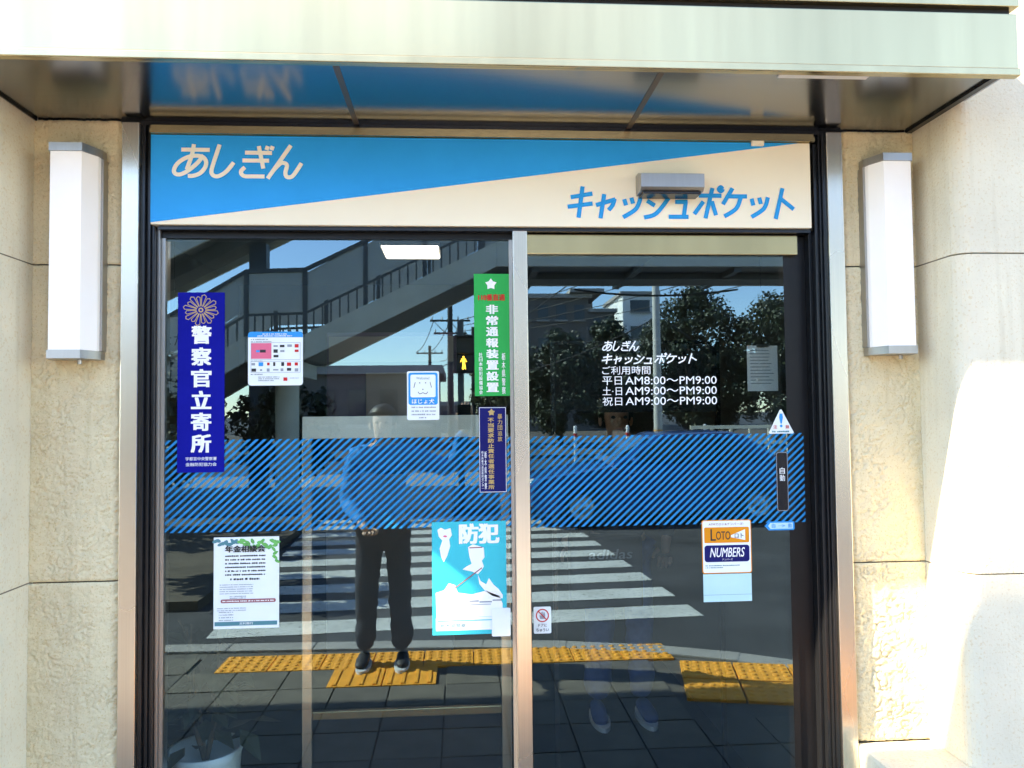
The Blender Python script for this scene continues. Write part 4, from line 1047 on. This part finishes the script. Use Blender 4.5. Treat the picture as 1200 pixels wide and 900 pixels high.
def person(base, face, hands, label, jacket, trousers, shoe, sole, s=1.0, fingers_dir=None):
    """base on the ground; face=+1 looks towards +y, -1 towards -y; hands: world points of right and left wrist"""
    B = Vector(base); t = thing("person", base, label, "person")
    def P(x, y, z): return (B.x+x*s*face, B.y+y*s*face, B.z+z*s)
    rw, lw = Vector(hands[0]), Vector(hands[1])
    rs, ls = Vector(P(.165, 0, 1.27)), Vector(P(-.165, 0, 1.27))
    def elbow(a, b, out):
        m = a.lerp(b, .5); L = .29*s; h = max(.02, L*L-((a-b).length/2)**2)**.5
        d = (b-a).normalized(); o = Vector(out); o = (o-d*o.dot(d)).normalized(); return m+o*h
    re, le = elbow(rs, rw, (.4*face, 0, -1)), elbow(ls, lw, (-.4*face, -.3*face, -1))
    J = {"pelvis": (P(0, 0, .84), (.125*s, .10*s)), "waist": (P(0, 0, .98), (.118*s, .09*s)), "chest": (P(0, 0, 1.16), (.135*s, .10*s)), "collar": (P(0, 0, 1.29), (.075*s, .07*s)),
         "neck": (P(0, .01, 1.35), .048*s), "jaw": (P(0, .03, 1.42), (.058*s, .068*s)), "skull": (P(0, .015, 1.50), (.072*s, .088*s)), "crown": (P(0, .01, 1.555), (.05*s, .06*s)),
         "rs": (rs, .056*s), "ls": (ls, .056*s), "re": (re, .041*s), "le": (le, .041*s), "rw": (rw, .026*s), "lw": (lw, .026*s),
         "rh": (P(.085, 0, .79), .085*s), "lh": (P(-.085, 0, .79), .085*s), "rk": (P(.10, .02, .45), .058*s), "lk": (P(-.10, .02, .45), .058*s),
         "ra": (P(.115, -.01, .09), .038*s), "la": (P(-.115, -.01, .09), .038*s)}
    fd = {}
    for w_, e_, c in ((rw, re, "r"), (lw, le, "l")):
        d = (Vector(fingers_dir[c]) if fingers_dir and c in fingers_dir else (w_-e_)).normalized(); fd[c] = d
        J[c+"p"] = (w_+d*.05*s, (.030*s, .016*s))
    E = [("pelvis", "waist"), ("waist", "chest"), ("chest", "collar"), ("collar", "neck"), ("neck", "jaw"), ("jaw", "skull"), ("skull", "crown"), ("collar", "rs"), ("collar", "ls"), ("rs", "re"), ("ls", "le"), ("re", "rw"), ("le", "lw"), ("rw", "rp"), ("lw", "lp"),
         ("pelvis", "rh"), ("pelvis", "lh"), ("rh", "rk"), ("lh", "lk"), ("rk", "ra"), ("lk", "la")]
    body = skin_mesh(J, E, "body", "skin", t)
    # fingers, each its own chain, joined into the body mesh
    fin = MB()
    for c, w_ in (("r", rw), ("l", lw)):
        d = fd[c]; a = Vector((0, 0, 1)) if abs(d.z) < .8 else Vector((0, face, 0))
        side = d.cross(a).normalized(); curl = side.cross(d).normalized()*(-1 if c == "r" else 1)
        for k, L in enumerate((.068, .078, .072, .056)):
            p = w_+d*.075*s+side*(.028-.0185*k)*s
            fin.tube([p, p+d*L*.45*s+curl*.006*s, p+d*L*.8*s+curl*.022*s, p+d*L*.9*s+curl*.038*s], [.0095*s, .009*s, .008*s, .006*s], 7)
        p = w_+d*.03*s+side*.032*s
        fin.tube([p, p+side*.022*s+d*.022*s, p+side*.026*s+d*.05*s+curl*.012*s], [.0115*s, .0105*s, .008*s], 7)
    hd = Vector(P(0, .015, 1.47))
    fin.sphere(P(0, .105, 1.455), (.013*s, .018*s, .022*s)); fin.sphere(P(.078, .0, 1.46), (.010*s, .02*s, .03*s)); fin.sphere(P(-.078, .0, 1.46), (.010*s, .02*s, .03*s))
    me = fin.mesh("fingers", "skin", ORG[t]); bm = bmesh.new(); bm.from_mesh(body.data); bm.from_mesh(me); bm.to_mesh(body.data); bm.free(); bpy.data.meshes.remove(me)
    for sx in (-1, 1): MB().sphere(P(.03*sx, .092, 1.475), (.011*s, .007*s, .008*s)).build("eye", "ink_black", t)
    MB().sphere(P(0, .092, 1.418), (.022*s, .008*s, .006*s)).build("mouth", "skin_lip", t)
    hb = MB(); bm = bmesh.new(); bmesh.ops.create_uvsphere(bm, u_segments=28, v_segments=18, radius=1)
    for v in list(bm.verts):
        c = v.co.copy(); f_ = c.y
        nz = noise.noise(c*5)*.05
        v.co = Vector(P(c.x*(.090+nz*.08), .0+c.y*(.104+nz*.08)-.006, 1.50+c.z*(.092+nz*.1)))
        if f_ > .35 and c.z < .32 or c.z < -.62: v.co = Vector(P(c.x*.05, c.y*.05, 1.49+c.z*.03))
    hb.bm(bm, 0, True); hb.build("hair", "hair", t)
    def up(k, a): p, r = J[k]; r = r if isinstance(r, tuple) else (r, r); return (p, (r[0]+a*s, r[1]+a*s))
    rc, lc = re.lerp(rw, .92), le.lerp(lw, .92)
    JJ = {"hem": (P(0, 0, .80), (.145*s, .118*s)), "waist": up("waist", .025), "chest": up("chest", .022), "collar": up("collar", .022), "neckline": (P(0, .005, 1.335), .062*s), "rs": up("rs", .018), "ls": up("ls", .018), "re": up("re", .016), "le": up("le", .016), "rc": (rc, .038*s), "lc": (lc, .038*s)}
    skin_mesh(JJ, [("hem", "waist"), ("waist", "chest"), ("chest", "collar"), ("collar", "neckline"), ("collar", "rs"), ("collar", "ls"), ("rs", "re"), ("ls", "le"), ("re", "rc"), ("le", "lc")], "jacket", jacket, t, 3)
    KK = {"pelvis": up("pelvis", .012), "rh": up("rh", .012), "lh": up("lh", .012), "rk": up("rk", .016), "lk": up("lk", .016), "rx": (P(.115, -.005, .075), .07*s), "lx": (P(-.115, -.005, .075), .062*s)}
    skin_mesh(KK, [("pelvis", "rh"), ("pelvis", "lh"), ("rh", "rk"), ("lh", "lk"), ("rk", "rx"), ("lk", "lx")], "trousers", trousers, t, 3)
    for sx in (1, -1):
        sh = {"heel": (P(.115*sx, -.045, .045), (.036*s, .036*s)), "mid": (P(.118*sx, .05, .048), (.042*s, .036*s)), "ball": (P(.122*sx, .12, .036), (.044*s, .027*s)), "toe": (P(.124*sx, .175, .03), (.03*s, .02*s))}
        so_ = skin_mesh(sh, [("heel", "mid"), ("mid", "ball"), ("ball", "toe")], "shoe", shoe, t)
        pts = [P(.115*sx+.046*math.cos(R(a))*(1.0), .065+.145*math.sin(R(a)), 0) for a in range(0, 360, 15)]
        MB().prism([(p[0], p[1]) for p in pts], B.z+.001, B.z+.022*s).build("sole", sole, so_)
    return t
person((-.47, -2.44, 0.001), 1, ((.035, -2.255, 1.425), (-.56, -2.20, .86)), "person in a bright blue jacket and dark trousers photographing the entrance", "jacket_blue", "trousers_dark", "shoe_dark", "shoe_sole", .985, {"r": (.05, .02, 1)})
t = thing("smartphone", (.03, -2.222, 1.42), "black smartphone held up by the person in the blue jacket", "phone")
part("body", "phone_black", t, (-.012, .064, -2.2235, -2.2145, 1.41, 1.555), bev=.003); part("camera_bump", "frame_dark", t, (-.008, .014, -2.2143, -2.2125, 1.51, 1.548), bev=.0005)
person((.78, 1.62, 0.001), -1, ((.52, 1.52, .86), (1.02, 1.60, .84)), "person in a dark jacket and blue jeans dimly visible inside behind the sliding door", "jacket_dark", "jeans", "jeans", "shoe_sole", 1.0)
t = thing("shopping_bag", (.69, 1.42, .62), "dark bag with pale lettering carried by the person inside", "bag")
b = MB(); b.box(.50, .84, 1.33, 1.42, .60, .93, bev=.015); b.build("bag_body", "bag_dark", t)
b = MB(); text_into(b, "adidas", .585, .79, .825, .870, 1.3285, .15, .02); b.build("lettering", "ink_grey", t)
b = MB(); b.tube([(.56, 1.375, .92), (.555, 1.42, 1.0), (.54, 1.50, .86)], .006, 6); b.build("strap", "bag_dark", t)
